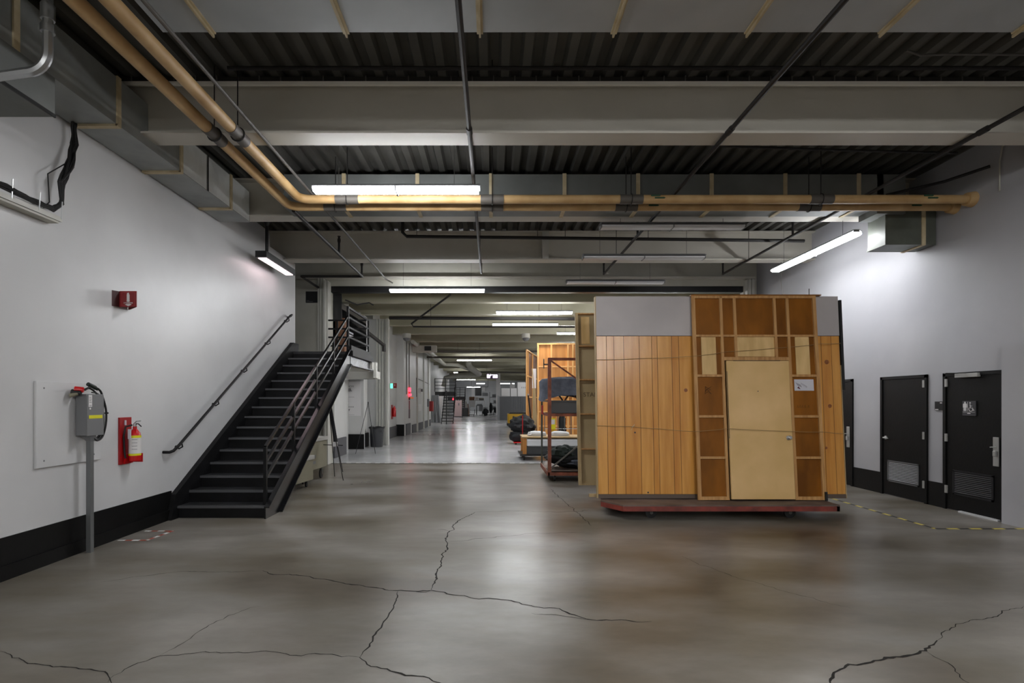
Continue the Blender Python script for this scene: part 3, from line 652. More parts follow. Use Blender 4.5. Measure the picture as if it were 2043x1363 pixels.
# wall handrail
t = thing('wall_handrail', 'black round handrail bracketed to the left wall above the stairs', 'handrail', (-4.5, 7.5, .95))
hx = -4.47
MB().tube([(XL, 7.42, .965), (hx - .02, 7.42, .965), (hx, 7.48, .98), (hx, 7.60, 1.04), (hx, 11.80, 3.565), (hx, 11.9, 3.60), (hx - .03, 11.93, 3.58), (XL, 11.93, 3.54)], .021, 10).build('rail', M_BLKM, t, True)
for y in (7.68, 8.70, 9.70, 10.72, 11.72):
    z = 1.04 + (y - 7.6) * (3.565 - 1.04) / 4.2
    MB().tube([(hx, y, z - .02), (hx, y + .02, z - .07), (XL + .05, y + .04, z - .10), (XL + .005, y + .04, z - .085)], .010, 8).lathe((XL + .001, y + .04, z - .085), [(.035, 0), (.03, .012)], 10, 'x').build('bracket', M_BLKM, t, True)

# ------------------------------------------------------------------ left wall items
t = thing('extinguisher_sign', 'red projecting fire extinguisher sign high on the left wall', 'sign', (XL, 6.55, 2.82))
n_ = MB().prism([(-4.545, 6.50, 2.825), (-4.335, 6.50, 2.825), (-4.335, 6.51, 2.825), (-4.545, 6.51, 2.825)], (0, 0, .195)).build('sign_face', M_DRED, t, bevel=.004)
MB().prism([(-4.58, 6.42, 2.825), (-4.545, 6.495, 2.825), (-4.545, 6.51, 2.825), (-4.58, 6.44, 2.825)], (0, 0, .19)).build('mounting_lip', mat('red_lip', '#3a0506', .4), t)
MB().prism([(-4.335, 6.505, 2.825), (-4.345, 6.515, 2.825), (-4.57, 6.72, 2.825), (-4.57, 6.70, 2.825)], (0, 0, .19)).build('back_face', M_DRED, t)
Rf, Uf = (1, 0, 0), (0, 0, 1)
def on(x, z, y=6.4985): return (x, y, z)
cx_ = -4.435
MB().prism([on(cx_ - .017, 2.905), on(cx_ + .017, 2.905), on(cx_ + .017, 2.97), on(cx_ + .01, 2.985), on(cx_ + .008, 3.0), on(cx_ - .012, 2.995), on(cx_ - .017, 2.975)], (0, -.001, 0)).prism([on(cx_ - .022, 2.893), on(cx_ + .022, 2.893), on(cx_ + .017, 2.905), on(cx_ - .017, 2.905)], (0, -.001, 0)).build('extinguisher_symbol', M_WHT, t)
MB().prism([on(cx_ - .042, 2.853), on(cx_ - .02, 2.862), on(cx_ + .02, 2.862), on(cx_ + .042, 2.853), on(cx_, 2.834)], (0, -.001, 0)).build('arrow', M_WHT, t)
text('lettering', 'FIRE', .016, on(cx_, 2.8885, 6.498), Rf, Uf, M_WHT, t, bold=.0004); text('lettering', 'EXTINGUISHER', .0165, on(cx_, 2.8735, 6.498), Rf, Uf, M_WHT, t, bold=.0004)
fr = MB()
for a, b, c, d in ((-.08, .08, 3.002, 3.005), (-.08, .08, 2.838, 2.841), (-.08, -.077, 2.838, 3.005), (.077, .08, 2.838, 3.005)):
    if c == 2.838 and d == 2.841:
        fr.box(cx_ - .08, cx_ - .045, 6.4975, 6.4985, c, d).box(cx_ + .045, cx_ + .08, 6.4975, 6.4985, c, d)
    else: fr.box(cx_ + a, cx_ + b, 6.4975, 6.4985, c, d)
fr.build('sign_border', mat('pale_red_line', '#b8474b', .5), t)

t = thing('wall_board', 'square white painted board screwed to the left wall behind the grey box', 'board', (XL, 5.7, 1.0))
B(XL, XL + .025, 5.33, 6.20, 1.0, 1.88).build('panel', M_WALL, t, bevel=.003)
for y in (5.42, 6.1):
    for z in (1.07, 1.81): MB().lathe((XL + .024, y, z), [(.009, 0), (.009, .003)], 8, 'x').build('screw', M_GREYBOX, t)

t = thing('electrical_disconnect', 'grey electrical disconnect box with yellow label on a steel post', 'electrical box', (-4.47, 5.92, 0))
bx0, bx1, by0, by1, bz0, bz1 = -4.53, -4.415, 5.80, 6.05, 1.30, 1.755
B(bx0, bx1, by0, by1, bz0, bz1).build('enclosure', M_GREYBOX, t, bevel=.004)
B(bx1, bx1 + .006, by0 + .004, by1 + .004, bz0 - .004, bz1 - .015).build('cover', M_GREYBOX, t, bevel=.002)
MB().box(-4.49, -4.44, 5.895, 5.945, 0, 1.24).build('strut_post', M_POST, t)
MB().prism([(-4.52, 5.85, 1.3), (-4.42, 5.85, 1.3), (-4.44, 5.9, 1.23), (-4.49, 5.9, 1.23)], (0, .10, 0)).build('support_cone', M_GREYBOX, t)
xl = bx1 + .007
B(xl, xl + .001, 5.83, 6.03, 1.485, 1.522).build('warning_label', M_YEL, t)
lbl = B(xl, xl + .001, 5.825, 5.875, 1.615, 1.745).build('data_label', M_WHT, t)
for k in range(6):
    if k != 1: B(xl + .001, xl + .0015, 5.832, 5.868 - .006 * (k % 2), 1.625 + k * .018, 1.631 + k * .018).build('print_line', M_GREYBOX, lbl)
R2 = (0, 1, 0)
B(xl, xl + .001, 5.838, 5.858, 1.585, 1.605).build('round_label', M_WHT, t)
# plugs and cord
for lab, pts, r, m in (('cable', [(-4.46, 5.84, 1.80), (-4.44, 5.92, 1.84), (-4.43, 6.02, 1.80), (-4.44, 6.08, 1.72), (-4.44, 6.13, 1.58), (-4.44, 6.13, 1.42), (-4.44, 6.08, 1.28), (-4.44, 6.0, 1.235), (-4.44, 5.93, 1.27)], .011, M_RUB),
                       ('cable', [(-4.47, 5.82, 1.79), (-4.46, 5.9, 1.82), (-4.45, 6.0, 1.76), (-4.45, 6.07, 1.66), (-4.45, 6.105, 1.5), (-4.45, 6.09, 1.35), (-4.45, 6.03, 1.255), (-4.45, 5.94, 1.25)], .010, M_RUB),
                       ('cable', [(-4.43, 5.90, 1.775), (-4.43, 6.0, 1.755), (-4.43, 6.075, 1.68), (-4.44, 6.08, 1.5), (-4.44, 6.065, 1.36), (-4.44, 6.03, 1.3), (-4.44, 5.97, 1.25)], .007, M_RUB)):
    q = []
    for i in range(len(pts) - 1):
        p0, p1, p2, p3 = [Vector(pts[max(0, min(len(pts) - 1, i + k))]) for k in (-1, 0, 1, 2)]
        for s_ in range(5):
            u = s_ / 5; q.append(.5 * ((2 * p1) + (p2 - p0) * u + (2 * p0 - 5 * p1 + 4 * p2 - p3) * u * u + (3 * p1 - p0 - 3 * p2 + p3) * u ** 3))
    q.append(Vector(pts[-1])); MB().tube(q, r, 8).build(lab, m, t, True)
MB().tube([(-4.50, 5.75, 1.805), (-4.43, 5.78, 1.80)], [.034, .030], 12).build('plug', M_REDB, t, True)
MB().tube([(-4.52, 5.73, 1.775), (-4.44, 5.76, 1.765)], [.032, .028], 12).build('plug', M_RUB, t, True)
MB().tube([(-4.52, 5.70, 1.735), (-4.46, 5.74, 1.76)], [.022, .018], 10).build('plug', M_CREAMB, t, True)
MB().tube([(-4.45, 5.87, 1.865), (-4.44, 5.96, 1.83), (-4.44, 6.0, 1.805)], [.022, .022, .012], 10).build('plug', mat('green_black_plug', '#18241f', .5), t, True)
MB().lathe((-4.44, 6.14, 1.54), [(.02, -.01), (.02, .01)], 8).build('cable_tie', M_RUB, t)

t = thing('fire_extinguisher', 'red fire extinguisher with yellow label on a red board by the stairs', 'fire extinguisher', (-4.45, 6.7, .90))
B(XL, XL + .022, 6.53, 6.74, .895, 1.475).build('backboard', M_RED, t)
MB().box(XL + .022, XL + .16, 6.74, 6.75, .91, 1.02).box(XL + .022, XL + .035, 6.60, 6.75, .90, 1.02).build('cradle', M_REDB, t)
MB().lathe((-4.465, 6.665, .93), [(.01, 0), (.062, .004), (.066, .02), (.066, .30), (.058, .35), (.035, .385), (.022, .40), (.022, .43)], 20).build('cylinder', M_REDB, t, True)
cy = MB().tube([(-4.465, 6.665, 1.02), (-4.465, 6.665, 1.23)], .067, 24, cap=False).build('label', M_WHT, t, True)
MB().tube([(-4.465, 6.665, 1.22), (-4.465, 6.665, 1.25)], .0675, 24, cap=False).build('label_band', M_YEL, cy, True)
MB().tube([(-4.465, 6.665, 1.0), (-4.465, 6.665, 1.025)], .0675, 24, cap=False).build('label_band', M_YEL, cy, True)
for k in range(4):
    a = math.radians(-75 + 4 * k)
    MB().tube([(-4.465 + .0685 * math.cos(math.radians(q)), 6.665 + .0685 * math.sin(math.radians(q)), 1.20 - .04 * k) for q in range(-85, -25, 10)], .0025, 4).build('print_line', M_GREYBOX, cy)
MB().tube([(-4.465, 6.665, 1.36), (-4.465, 6.665, 1.40)], .018, 10).build('valve', M_CHROME, t, True)
MB().tube([(-4.47, 6.665, 1.40), (-4.44, 6.66, 1.425), (-4.38, 6.65, 1.43)], .007, 6).build('lever', M_CHROME, t, True)
MB().tube([(-4.46, 6.665, 1.39), (-4.42, 6.66, 1.395), (-4.375, 6.65, 1.36)], .007, 6).build('handle', M_BLK, t, True)
MB().tube([(-4.48, 6.64, 1.38), (-4.53, 6.59, 1.36), (-4.545, 6.58, 1.25), (-4.54, 6.585, 1.05), (-4.53, 6.59, .97)], .011, 8).build('hose', M_RUB, t, True)
MB().box(-4.50, -4.46, 6.585, 6.59, 1.21, 1.33).build('tag', M_PAPER, t); MB().box(-4.555, -4.54, 6.60, 6.62, 1.38, 1.44).build('tag', M_PAPER, t)
# floor tape rectangle
def tape(name, label, runs, wd, cols, dash, cat='tape', z=.0025):
    t = thing(name, label, cat, runs[0][0])
    k = 0
    for a, b in runs:
        a, b = Vector(a), Vector(b); L = (b - a).length; d = (b - a) / L; n = Vector((-d.y, d.x, 0)) * wd / 2; s = 0
        while s < L - 1e-6:
            e = min(L, s + dash); p, q = a + d * s, a + d * e
            MB().prism([p - n + Vector((0, 0, .0008)), q - n + Vector((0, 0, .0008)), q + n + Vector((0, 0, .0008)), p + n + Vector((0, 0, .0008))], (0, 0, z - .0008)).build('tape_dash', cols[k % 2], t); k += 1; s = e
    return t
M_TW = mat('white_tape', '#d8d8d6', .5); M_TR = mat('red_tape', '#9a4332', .5); M_TY = mat('yellow_tape', '#cbb955', .5); M_TB = mat('black_tape', '#222120', .5)
tape('floor_tape', 'red and white striped tape rectangle on the floor below the extinguisher', [((-4.48, 6.88, 0), (-4.12, 6.88, 0)), ((-4.12, 6.88, 0), (-4.16, 6.42, 0)), ((-4.16, 6.42, 0), (-4.50, 6.42, 0))], .04, (M_TW, M_TR), .085)
tape('hazard_tape', 'yellow and black striped tape line on the floor before the restroom doors', [((5.85, 10.2, 0), (5.82, 7.0, 0)), ((5.82, 7.0, 0), (7.06, 7.0, 0))], .045, (M_TB, M_TY), .15)
# black plaque on the end wall
t = thing('wall_plaque', 'black square plaque with faint lettering on the wall above the landing', 'sign', (-4.85, 14.28, 4.3))
B(-4.99, -4.68, 14.27, 14.30, 4.31, 4.61).build('plate', M_BLK, t)
for z in (4.36, 4.335): B(-4.97, -4.90 if z > 4.34 else -4.80, 14.266, 14.27, z, z + .008).build('print_line', M_GREYBOX, t)

# ------------------------------------------------------------------ scenery flats on the red dolly
def lean(Yb, Yt, zb, H): 
    th = math.asin((Yt - Yb) / H); return Matrix.Translation((0, Yb, zb)) @ Matrix.Rotation(-th, 4, 'X')
MA = lean(7.97, 8.17, .225, 3.06)
# local frame: x = world X, y = depth (negative towards the camera), z = height up the flat
t = thing('scenery_flat', 'wide scenery flat of varnished wood planks with grey painted top', 'scenery flat', (3.4, 8.0, .22))
B(1.585, 5.285, .006, .016, 0, 3.06).xf(MA).build('backing_sheet', M_PLYD, t)
for x0, x1, z0, z1 in ((1.58, 1.62, 0, 3.06), (5.25, 5.29, 0, 3.06), (2.8, 2.84, 0, 3.06), (4.03, 4.07, 0, 3.06), (1.62, 5.25, 0, .04), (1.62, 5.25, 3.02, 3.06), (1.62, 5.25, 1.22, 1.26), (1.62, 5.25, 2.42, 2.46)):
    B(x0, x1, .016, .085, z0, z1).xf(MA).build('frame_member', M_FLATE, t)
B(1.572, 1.585, -.008, .085, 0, 3.06).xf(MA).build('edge_strip', M_FLATE, t)
B(5.285, 5.296, -.008, .085, 0, 2.0).xf(MA).build('edge_strip', M_FLATE, t)
def planks(xs):
    for i, (a, b) in enumerate(zip(xs, xs[1:])):
        B(a + .0035, b - .0035, -.004 - .001 * (i % 2), .006, .062, 2.445).xf(MA).build('plank', M_PLANK if i % 2 else M_PLANK2, t)
planks([1.585, 1.737, 1.851, 2.0, 2.238, 2.427, 2.51, 2.73, 2.837, 3.07, 3.3]); planks([4.6, 4.80, 4.915, 5.004, 5.157, 5.285])
B(1.585, 5.285, -.001, .006, .04, 2.45).xf(MA).build('groove_sheet', mat('groove_brown', '#5a3512', .7), t)
for a, b in ((1.585, 3.5), (4.6, 5.285)): B(a, b, -.012, .006, 2.452, 3.06).xf(MA).build('grey_top', M_GREYTOP, t)
B(1.585, 5.285, -.014, .006, 0, .058).xf(MA).build('base_strip', mat('taupe_base', '#57493f', .6), t)
B(5.297, 5.335, -.02, .08, 1.62, 3.0).xf(MA).build('black_foam_edge', M_BLK, t)
for x, z, r_ in ((2.93, 1.62, .028), (5.08, 2.05, .035), (5.10, 1.38, .03), (5.02, .75, .02)):
    MB().lathe((x, -.0052, z), [(r_, 0), (r_ * .8, -.0006)], 12, 'y').xf(MA).build('knot', mat('knot_brown', '#7a4417', .4, 0, '#8f5522', 30), t)
for x, z in ((2.15, .98), (2.33, .085)): MB().lathe((x, -.0055, z), [(.013, 0), (.013, -.0006)], 10, 'y').xf(MA).build('hole', M_BLK, t)

MF = lean(7.83, 8.10, .225, 3.06)
t = thing('scenery_flat', 'narrower flat seen from behind with dark panels and a tan door in it', 'scenery flat', (3.96, 7.9, .22))
def fb(name, x0, x1, z0, z1, m=None, d0=-.02, d1=.012): return B(x0, x1, d0, d1, z0, z1).xf(MF).build(name, m or M_FRAMEW, t)
Hs = (0, .61, 1.22, 1.83, 2.44, 3.06)
X0, X1 = 3.02, 4.90; A0, A1 = 3.44, 3.48; D0, D1 = 4.445, 4.485
fb('stile', X0, X0 + .05, 0, 3.06); fb('stile', X1 - .05, X1, 0, 3.06)
fb('stile', A0, A1, 0, 3.06); fb('stile', D0, D1, 0, 3.06)
fb('stile', 3.645, 3.685, 2.12, 3.04); fb('stile', 4.25, 4.29, 2.12, 3.04)
fb('top_rail', X0 + .05, X1 - .05, 3.02, 3.06); fb('top_cap', X0 - .01, X1 + .08, 3.06, 3.075, M_PLYD, -.03, .03)
for a, b in ((X0 + .05, A0), (D1, X1 - .05)):
    for z in (0, .60, 1.21, 1.82): fb('rail', a, b, z, z + (.035 if z else .05), None, -.018)
for a, b in ((X0 + .05, A0), (A1, 3.645), (3.685, 4.25), (4.29, D0), (D1, X1 - .05)): fb('rail', a, b, 2.43, 2.46, None, -.018)
fb('door_header', A1, D0, 2.07, 2.12)
for a, b in ((X0 + .05, A0), (D1, X1 - .05)):
    for z0, z1 in zip(Hs, Hs[1:]): fb('panel', a, b, z0 + .01, z1, M_PLYD if z0 < 1.8 or 1 else M_PLYD, .012, .018)
for a, b in ((A1, 3.645), (3.685, 4.25), (4.29, D0)):
    fb('panel', a, b, 2.12, 2.44, M_PLYD, .012, .018); fb('panel', a, b, 2.45, 3.04, M_PLYD, .012, .018)
fb('pale_board', 3.15, 3.37, 1.86, 2.43, M_PLYL, .003, .011); fb('pale_board', 3.69, 4.25, 2.13, 2.43, M_PLYL, .003, .011); fb('pale_board', 4.565, 4.775, 1.86, 2.43, M_PLYL, .003, .011)
dr = B(3.50, 4.43, -.045, -.005, .012, 2.06).xf(MF).build('door_slab', M_DOORT, t, bevel=.003)
MB().lathe((4.366, -.046, .91), [(.032, 0), (.03, -.008), (.013, -.012), (.013, -.03), (.026, -.042), (.03, -.055), (.022, -.068), (.005, -.07)], 18, 'y').xf(MF).build('knob', M_CHROME, dr, True)
MB().lathe((3.95, -.0462, 1.60), [(.008, 0), (.008, -.001)], 10, 'y').xf(MF).build('peephole', M_BLK, dr)
MB().box(3.497, 3.503, -.047, -.04, .9, 1.9).box(3.6, 4.3, -.047, -.04, 2.055, 2.062).xf(MF).build('dark_chipping', M_DARKST, dr)
B(4.87, 4.90, -.05, -.02, -.01, .12).xf(MF).build('black_strap', M_BLK, t)
def scribble(name, pts, r_, m, MM, par): MB().tube([MM @ Vector(p) for p in pts], r_, 4).build(name, m, par)
random.seed(3)
M_CHAR = mat('charcoal_mark', '#1f1208', .9)
scribble('scribble', [(3.22 + .05 * math.cos(i * 2.1) * (1 + .4 * random.random()), .0115, 1.62 + .06 * math.sin(i * 1.7)) for i in range(14)], .002, M_CHAR, MF, t)
for k, x in enumerate((4.55, 4.585, 4.62, 4.66, 4.71)): scribble('pencil_mark', [(x, .0115, 1.36), (x + .015, .0115, 1.40), (x + .02, .0115, 1.355)], .0015, M_CHAR, MF, t)
nt = thing('paper_note', 'white paper note with red and black scribbles stuck on the dark panel', 'paper', MF @ Vector((4.65, .01, 1.62)))
B(4.525, 4.815, .006, .010, 1.615, 1.785).xf(MF).build('sheet', M_PAPER, nt)
M_RS = mat('maroon_ink', '#5b1f33', .7); M_GI = mat('grey_ink', '#6c6878', .7)
q = MB().prism([(4.565, .0055, 1.655), (4.585, .0055, 1.68), (4.615, .0055, 1.635), (4.60, .0055, 1.64)], (0, -.0005, 0)); q.xf(MF).build('drawn_mark', M_RS, nt)
for k in range(6):
    x = 4.545 + k * .012; scribble('drawn_stroke', [(x, .0058, 1.74 - .006 * k), (x + .03, .0058, 1.69 - .005 * k)], .0018, M_RS if k % 2 else M_GI, MF, nt)
for k in range(7):
    x = 4.625 + k * .013; z = 1.735 - .008 * k; scribble('drawn_stroke', [(x, .0058, z), (x + .008, .0058, z - .018), (x - .004, .0058, z - .03)], .0017, M_GI if k % 3 else M_RS, MF, nt)

MC = lean(9.2, 9.62, .225, 3.06)
t = thing('scenery_flat', 'tall tan flat standing behind at the left edge, frame side towards the camera', 'scenery flat', (2.4, 9.3, .22))
B(1.49, 3.9, .02, .028, 0, 3.06).xf(MC).build('face_sheet', M_FLATC, t)
for x in (1.49, 2.69, 3.85): B(x, x + .05, -.045, .02, 0, 3.06).xf(MC).build('stile', M_FLATE, t)
for z in Hs:
    z = min(z, 3.035); B(1.54, 3.85, -.045, .02, z, z + .022).xf(MC).build('rail', M_FRAMEW if z else M_FLATE, t)
B(1.60, 1.75, .012, .02, 2.5, 3.0).xf(MC).build('pale_patch', M_PLYL, t)
tx = text('lettering', 'STAI', .11, MC @ Vector((1.72, .017, 1.58)), (1, 0, 0), (0, .14, .99), mat('pencil_grey', '#5c4c35', .8), t)
t = thing('wood_offcut', 'short pale batten sticking out on the dolly at bottom left', 'batten', (1.6, 8.2, .215))
B(1.48, 2.3, 8.12, 8.17, .216, .262).build('batten', M_FLATE, t)

dl = thing('flat_dolly', 'low red-edged dolly with worn deck under the wooden flats', 'dolly', (3.3, 8.5, 0))
poly = [(1.84, 7.50), (4.89, 7.50), (4.89, 9.75), (2.0, 9.75), (1.60, 7.86)]
MB().prism([(a, b, .195) for a, b in poly], (0, 0, .02)).build('deck', M_DOLLYD, dl)
for a, b in zip(poly, poly[1:] + poly[:1]):
    a, b = Vector(a + (0,)), Vector(b + (0,)); d = (b - a).normalized(); n = Vector((-d.y, d.x, 0)) * .04
    MB().prism([a + Vector((0, 0, .125)), b + Vector((0, 0, .125)), b + n + Vector((0, 0, .125)), a + n + Vector((0, 0, .125))], (0, 0, .07)).build('edge_rail', M_DOLLY, dl)
def caster(X, Y, top, r_, par, rot=0):
    if rot:
        c = MB().lathe((X, Y - .02, r_), [(r_ * .35, -.004), (r_ * .6, 0), (r_, .004), (r_, .036), (r_ * .6, .04)], 22, 'y').build('caster_wheel', M_RUB, par, True)
        MB().lathe((X, Y - .028, r_), [(r_ * .3, 0), (r_ * .3, .008)], 12, 'y').build('hub', M_GPIPE, c, True)
        MB().box(X - .02, X + .02, Y - .03, Y - .025, r_ * .8, top).box(X - .02, X + .02, Y + .025, Y + .03, r_ * .8, top).box(X - .04, X + .04, Y - .04, Y + .04, top - .008, top).build('caster_fork', M_GPIPE, c)
        return
    c = MB().lathe((X - .018, Y, r_), [(r_ * .6, 0), (r_, .004), (r_, .032), (r_ * .6, .036)], 18, 'x').build('caster_wheel', M_RUB, par, True)
    MB().box(X - .026, X - .021, Y - .02, Y + .02, r_ * .8, top).box(X + .021, X + .026, Y - .02, Y + .02, r_ * .8, top).box(X - .04, X + .04, Y - .04, Y + .04, top - .008, top).build('caster_fork', M_GPIPE, c)
for X in (2.28, 4.27):
    for Y in (7.66, 9.4): caster(X, Y, .19, .08, dl, 1)
def rope(label, pts, knot=None):
    P_ = [at(*p) for p in pts]; t = thing('twine', label, 'rope', P_[0]); sm = []
    for i, (a, b) in enumerate(zip(P_, P_[1:])):
        for k in range(4): sm.append(a.lerp(b, k / 4) - Vector((0, 0, .006 * math.sin(math.pi * k / 4))))
    MB().tube(sm + [P_[-1]], .0035, 5).build('twine_run', M_ROPE, t)
    if knot:
        c = at(*knot)
        for k in range(4): MB().tube([c, c + Vector((.03 * math.cos(k * 1.9), -.01, .05 * math.sin(1 + k * 1.9)))], .003, 5).build('loose_end', mat('pale_twine', '#b39f78', .8), t)
rope('upper twine tied across the plank flat and the framed flat', [(1188, 718, 8.08), (1290, 715, 8.085), (1383, 711, 7.99), (1450, 702, 8.0), (1545, 695, 8.01), (1640, 686, 8.02), (1677, 685, 8.10)])
rope('lower twine with a knot tied across the planks and the tan door', [(1190, 849, 8.0), (1255, 851, 8.0), (1320, 856, 8.0), (1386, 861, 7.88), (1452, 855, 7.83), (1585, 861, 7.84), (1642, 862, 7.88), (1684, 865, 8.0)], (1262, 852, 7.99))

# ------------------------------------------------------------------ rust red rack cart and its load
rc = thing('rack_cart', 'rusty red steel rack cart behind the tall tan flat', 'cart', (1.9, 11.8, 0))
RX0, RX1, RY0, RY1 = 1.16, 3.0, 11.05, 12.6
MB().box(RX0, RX1, RY0, RY1, .20, .225).build('base_deck', M_DOLLYD, rc)
for a in ((RX0, RX1, RY0, RY0 + .05), (RX0, RX1, RY1 - .05, RY1), (RX0 - .02, RX0 + .03, RY0, RY1), (RX1 - .05, RX1, RY0, RY1)): B(*a, .13, .22).build('base_rail', M_RUST, rc)
for X, Y in ((RX0 + .03, RY0 + .03), (RX1 - .03, RY0 + .03), (RX1 - .03, RY1 - .03)): B(X - .035, X + .035, Y - .035, Y + .035, .2, 2.56).build('post', M_RUST, rc)
B(RX0 - .01, RX0 + .03, RY1 - .05, RY1, .2, 1.66).build('post', mat('grey_green_post', '#4d5048', .5), rc)
for z in (2.52, 1.36): B(RX0, RX1, RY0, RY0 + .05, z, z + .055).build('cross_bar', M_RUST, rc)
B(RX0, RX1, RY1 - .05, RY1, 1.36, 1.41).build('cross_bar', M_RUST, rc); B(RX0, RX0 + .04, RY0, RY1, 1.36, 1.41).build('side_bar', M_RUST, rc)
B(RX0 + .04, RX1, RY0 + .3, RY0 + .36, 1.42, 1.68).build('grey_beam', M_CORR, rc)
B(RX0 + .04, RX1, RY0 + .28, RY1 - .05, 1.66, 1.69).build('shelf', M_CORR, rc)
MB().bar((RX0 + .05, RY0 + .02, 2.52), (RX0 + .65, RY0 + .02, 2.10), .03).build('brace', M_RUST, rc); MB().bar((RX0 + .05, RY0 + .02, .28), (RX0 + .75, RY0 + .02, .85), .028).build('brace', M_GPIPE, rc)
MB().box(RX0 - .10, RX0 - .08, RY0, RY0 + .03, 2.35, 2.55).box(RX0 - .1, RX0, RY0, RY0 + .02, 2.42, 2.45).build('latch', M_GPIPE, rc)
B(RX0 - .05, RX0 - .015, RY0 + .9, RY0 + 1.0, 1.38, 1.58).build('red_reflector', mat('red_reflector', '#b5382c', .4), rc)
for X in (RX0 + .15, RX1 - .15):
    for Y in (RY0 + .15, RY1 - .15): caster(X, Y, .13, .06, rc)
# blanket-draped stools
bt = thing('draped_stool', 'upturned stool wrapped in a grey blue moving blanket on the cart', 'stool', (1.6, 11.85, 1.69))
vs = []; n, m_ = 26, 12
for i in range(m_ + 1):
    for k in range(n):
        a = 2 * math.pi * k / n; u = i / m_
        if u < .45: rr_ = u / .45; z = 2.20 - .04 * rr_ * rr_
        else: rr_ = 1 + .05 * (u - .45); z = 2.16 - (u - .45) / .55 * (.42 + .07 * math.sin(a * 2 + 1))
        fold = 1 + (.06 * math.sin(a * 7) * max(0, u - .4) + .05 * noise.noise(Vector((a, u * 3, 1))))
        ca, sa = math.cos(a), math.sin(a); e = .55
        vs.append((1.62 + .55 * rr_ * fold * math.copysign(abs(ca) ** e, ca), 11.85 + .38 * rr_ * fold * math.copysign(abs(sa) ** e, sa), z + .05 * noise.noise(Vector((ca * 2, sa * 2, 4)))))
fs = [(i * n + k, (i + 1) * n + k, (i + 1) * n + (k + 1) % n, i * n + (k + 1) % n) for i in range(m_) for k in range(n)]
MB().add(vs, fs).build('blanket', M_BLANK, bt, True)
for a, b in (((1.25, 1.55)), ((1.55, 1.25)), ((1.6, 1.9)), ((1.9, 1.6))): MB().bar((a, 11.75, 1.69), (b, 11.75, 2.12), .035).build('leg', M_BLK if a < 1.58 else M_BWOOD, bt)
cb = thing('cloth_bundle', 'heap of dark folded cloths on the bottom deck of the rusty cart', 'cloths', (1.9, 11.8, .225))
MB().blob((1.75, 11.7, .46), .55, .42, .235, 3, .28, 36, 20).build('dark_cloth', M_CLOTH, cb, True)
MB().blob((1.55, 11.5, .56), .26, .25, .17, 8, .3, 30, 16).build('green_cloth', M_CLOTHG, cb, True)
MB().blob((2.1, 11.5, .37), .55, .30, .14, 12, .25, 30, 16).build('blue_cloth', M_BLANK, cb, True)

# table with mattress behind the cart
tb = thing('rolling_bed', 'wooden platform with white mattress and grey box on casters', 'bed', (1.7, 15.5, 0))
B(.84, 2.7, 15.0, 16.1, .63, .665).build('top_board', M_TANP, tb)
B(.86, .97, 15.02, 15.08, .15, .63).build('side_board', M_OWOOD, tb); B(.86, .97, 16.0, 16.06, .15, .63).build('side_board', M_OWOOD, tb)
B(.98, 2.6, 14.99, 16.0, .40, .60).build('mattress', M_MATT, tb, bevel=.03)
B(.98, 2.6, 15.06, 16.0, .18, .40).build('grey_box', mat('grey_bed_box', '#4e5052', .6), tb)
B(.78, 2.6, 14.95, 16.1, .13, .18).build('base', M_BLK, tb)
for X in (.9, 2.4):
    for Y in (15.1, 15.9): caster(X, Y, .13, .06, tb)
for lab, X in (('white pillow on the wooden platform, left of the rusty post', 1.30), ('white pillow on the wooden platform, right of the rusty post', 1.98)):
    p = MB().blob((X, 15.55, .70), .27, .2, .10, X, .15, 24, 14, .7); p.v = [Vector((q.x, q.y, max(q.z, .668))) for q in p.v]
    tag(p.build('pillow', M_PILLOW, smooth=True), lab, 'pillow')
t = thing('caution_board', 'yellow and white upright caution board behind the wooden platform', 'sign', (1.85, 16.6, 0))
B(1.81, 1.97, 16.6, 16.63, .80, 1.14).build('board', M_YEL, t); B(1.83, 1.95, 16.595, 16.6, .95, 1.10).build('white_patch', M_WHT, t)
B(1.8, 1.98, 16.6, 16.66, 0, .8).build('stand', M_YELM, t)
t = thing('wire_shelf', 'grey metal wire rack behind the rusty cart', 'rack', (2.6, 18, 0))
for i in range(9): MB().tube([(1.75 + .22 * i, 17.8, 0), (1.75 + .22 * i, 17.8, 1.25)], .014, 6).build('post', M_GPIPE, t)
for z in (.3, .75, 1.22): MB().tube([(1.75, 17.8, z), (3.51, 17.8, z)], .012, 6).build('wire_rail', M_CHROME, t)
MB().blob((2.35, 17.9, .85), .12, .1, .45, 2, .4).build('hanging_cable_coil', M_RUB, t, True)

# orange flats further back
def big_flat(label, M, W, H, m, mf, vs_, hs_, name='scenery_flat'):
    t = thing(name, label, 'scenery flat', M @ Vector((W / 2, 0, 0)))
    B(0, W, .02, .03, 0, H).xf(M).build('face_sheet', m, t)
    for x in vs_: B(x, x + .06, -.03, .02, 0, H).xf(M).build('stile', mf, t)
    for z in hs_: B(0, W, -.028, .02, z, z + .05).xf(M).build('rail', mf, t)
    return t
big_flat('large orange framed plywood flat beyond the rusty cart', Matrix.Translation((1.69, 20.0, .18)), 3.0, 3.66, M_OWOOD, M_OFRM, (0, .50, 1.12, 1.3, 2.4, 2.94), (0, .53, 1.07, 1.64, 2.22, 2.76, 3.61))
dd = thing('flat_dolly', 'low dark dolly under the large orange flat', 'dolly', (3.2, 20.3, 0))
B(1.6, 4.8, 19.8, 21.2, .12, .18).build('deck', M_DOLLYD, dd)
for X in (1.8, 4.6): caster(X, 20.0, .12, .055, dd); caster(X, 21.0, .12, .055, dd)
ang = math.atan2(4.0, .83)
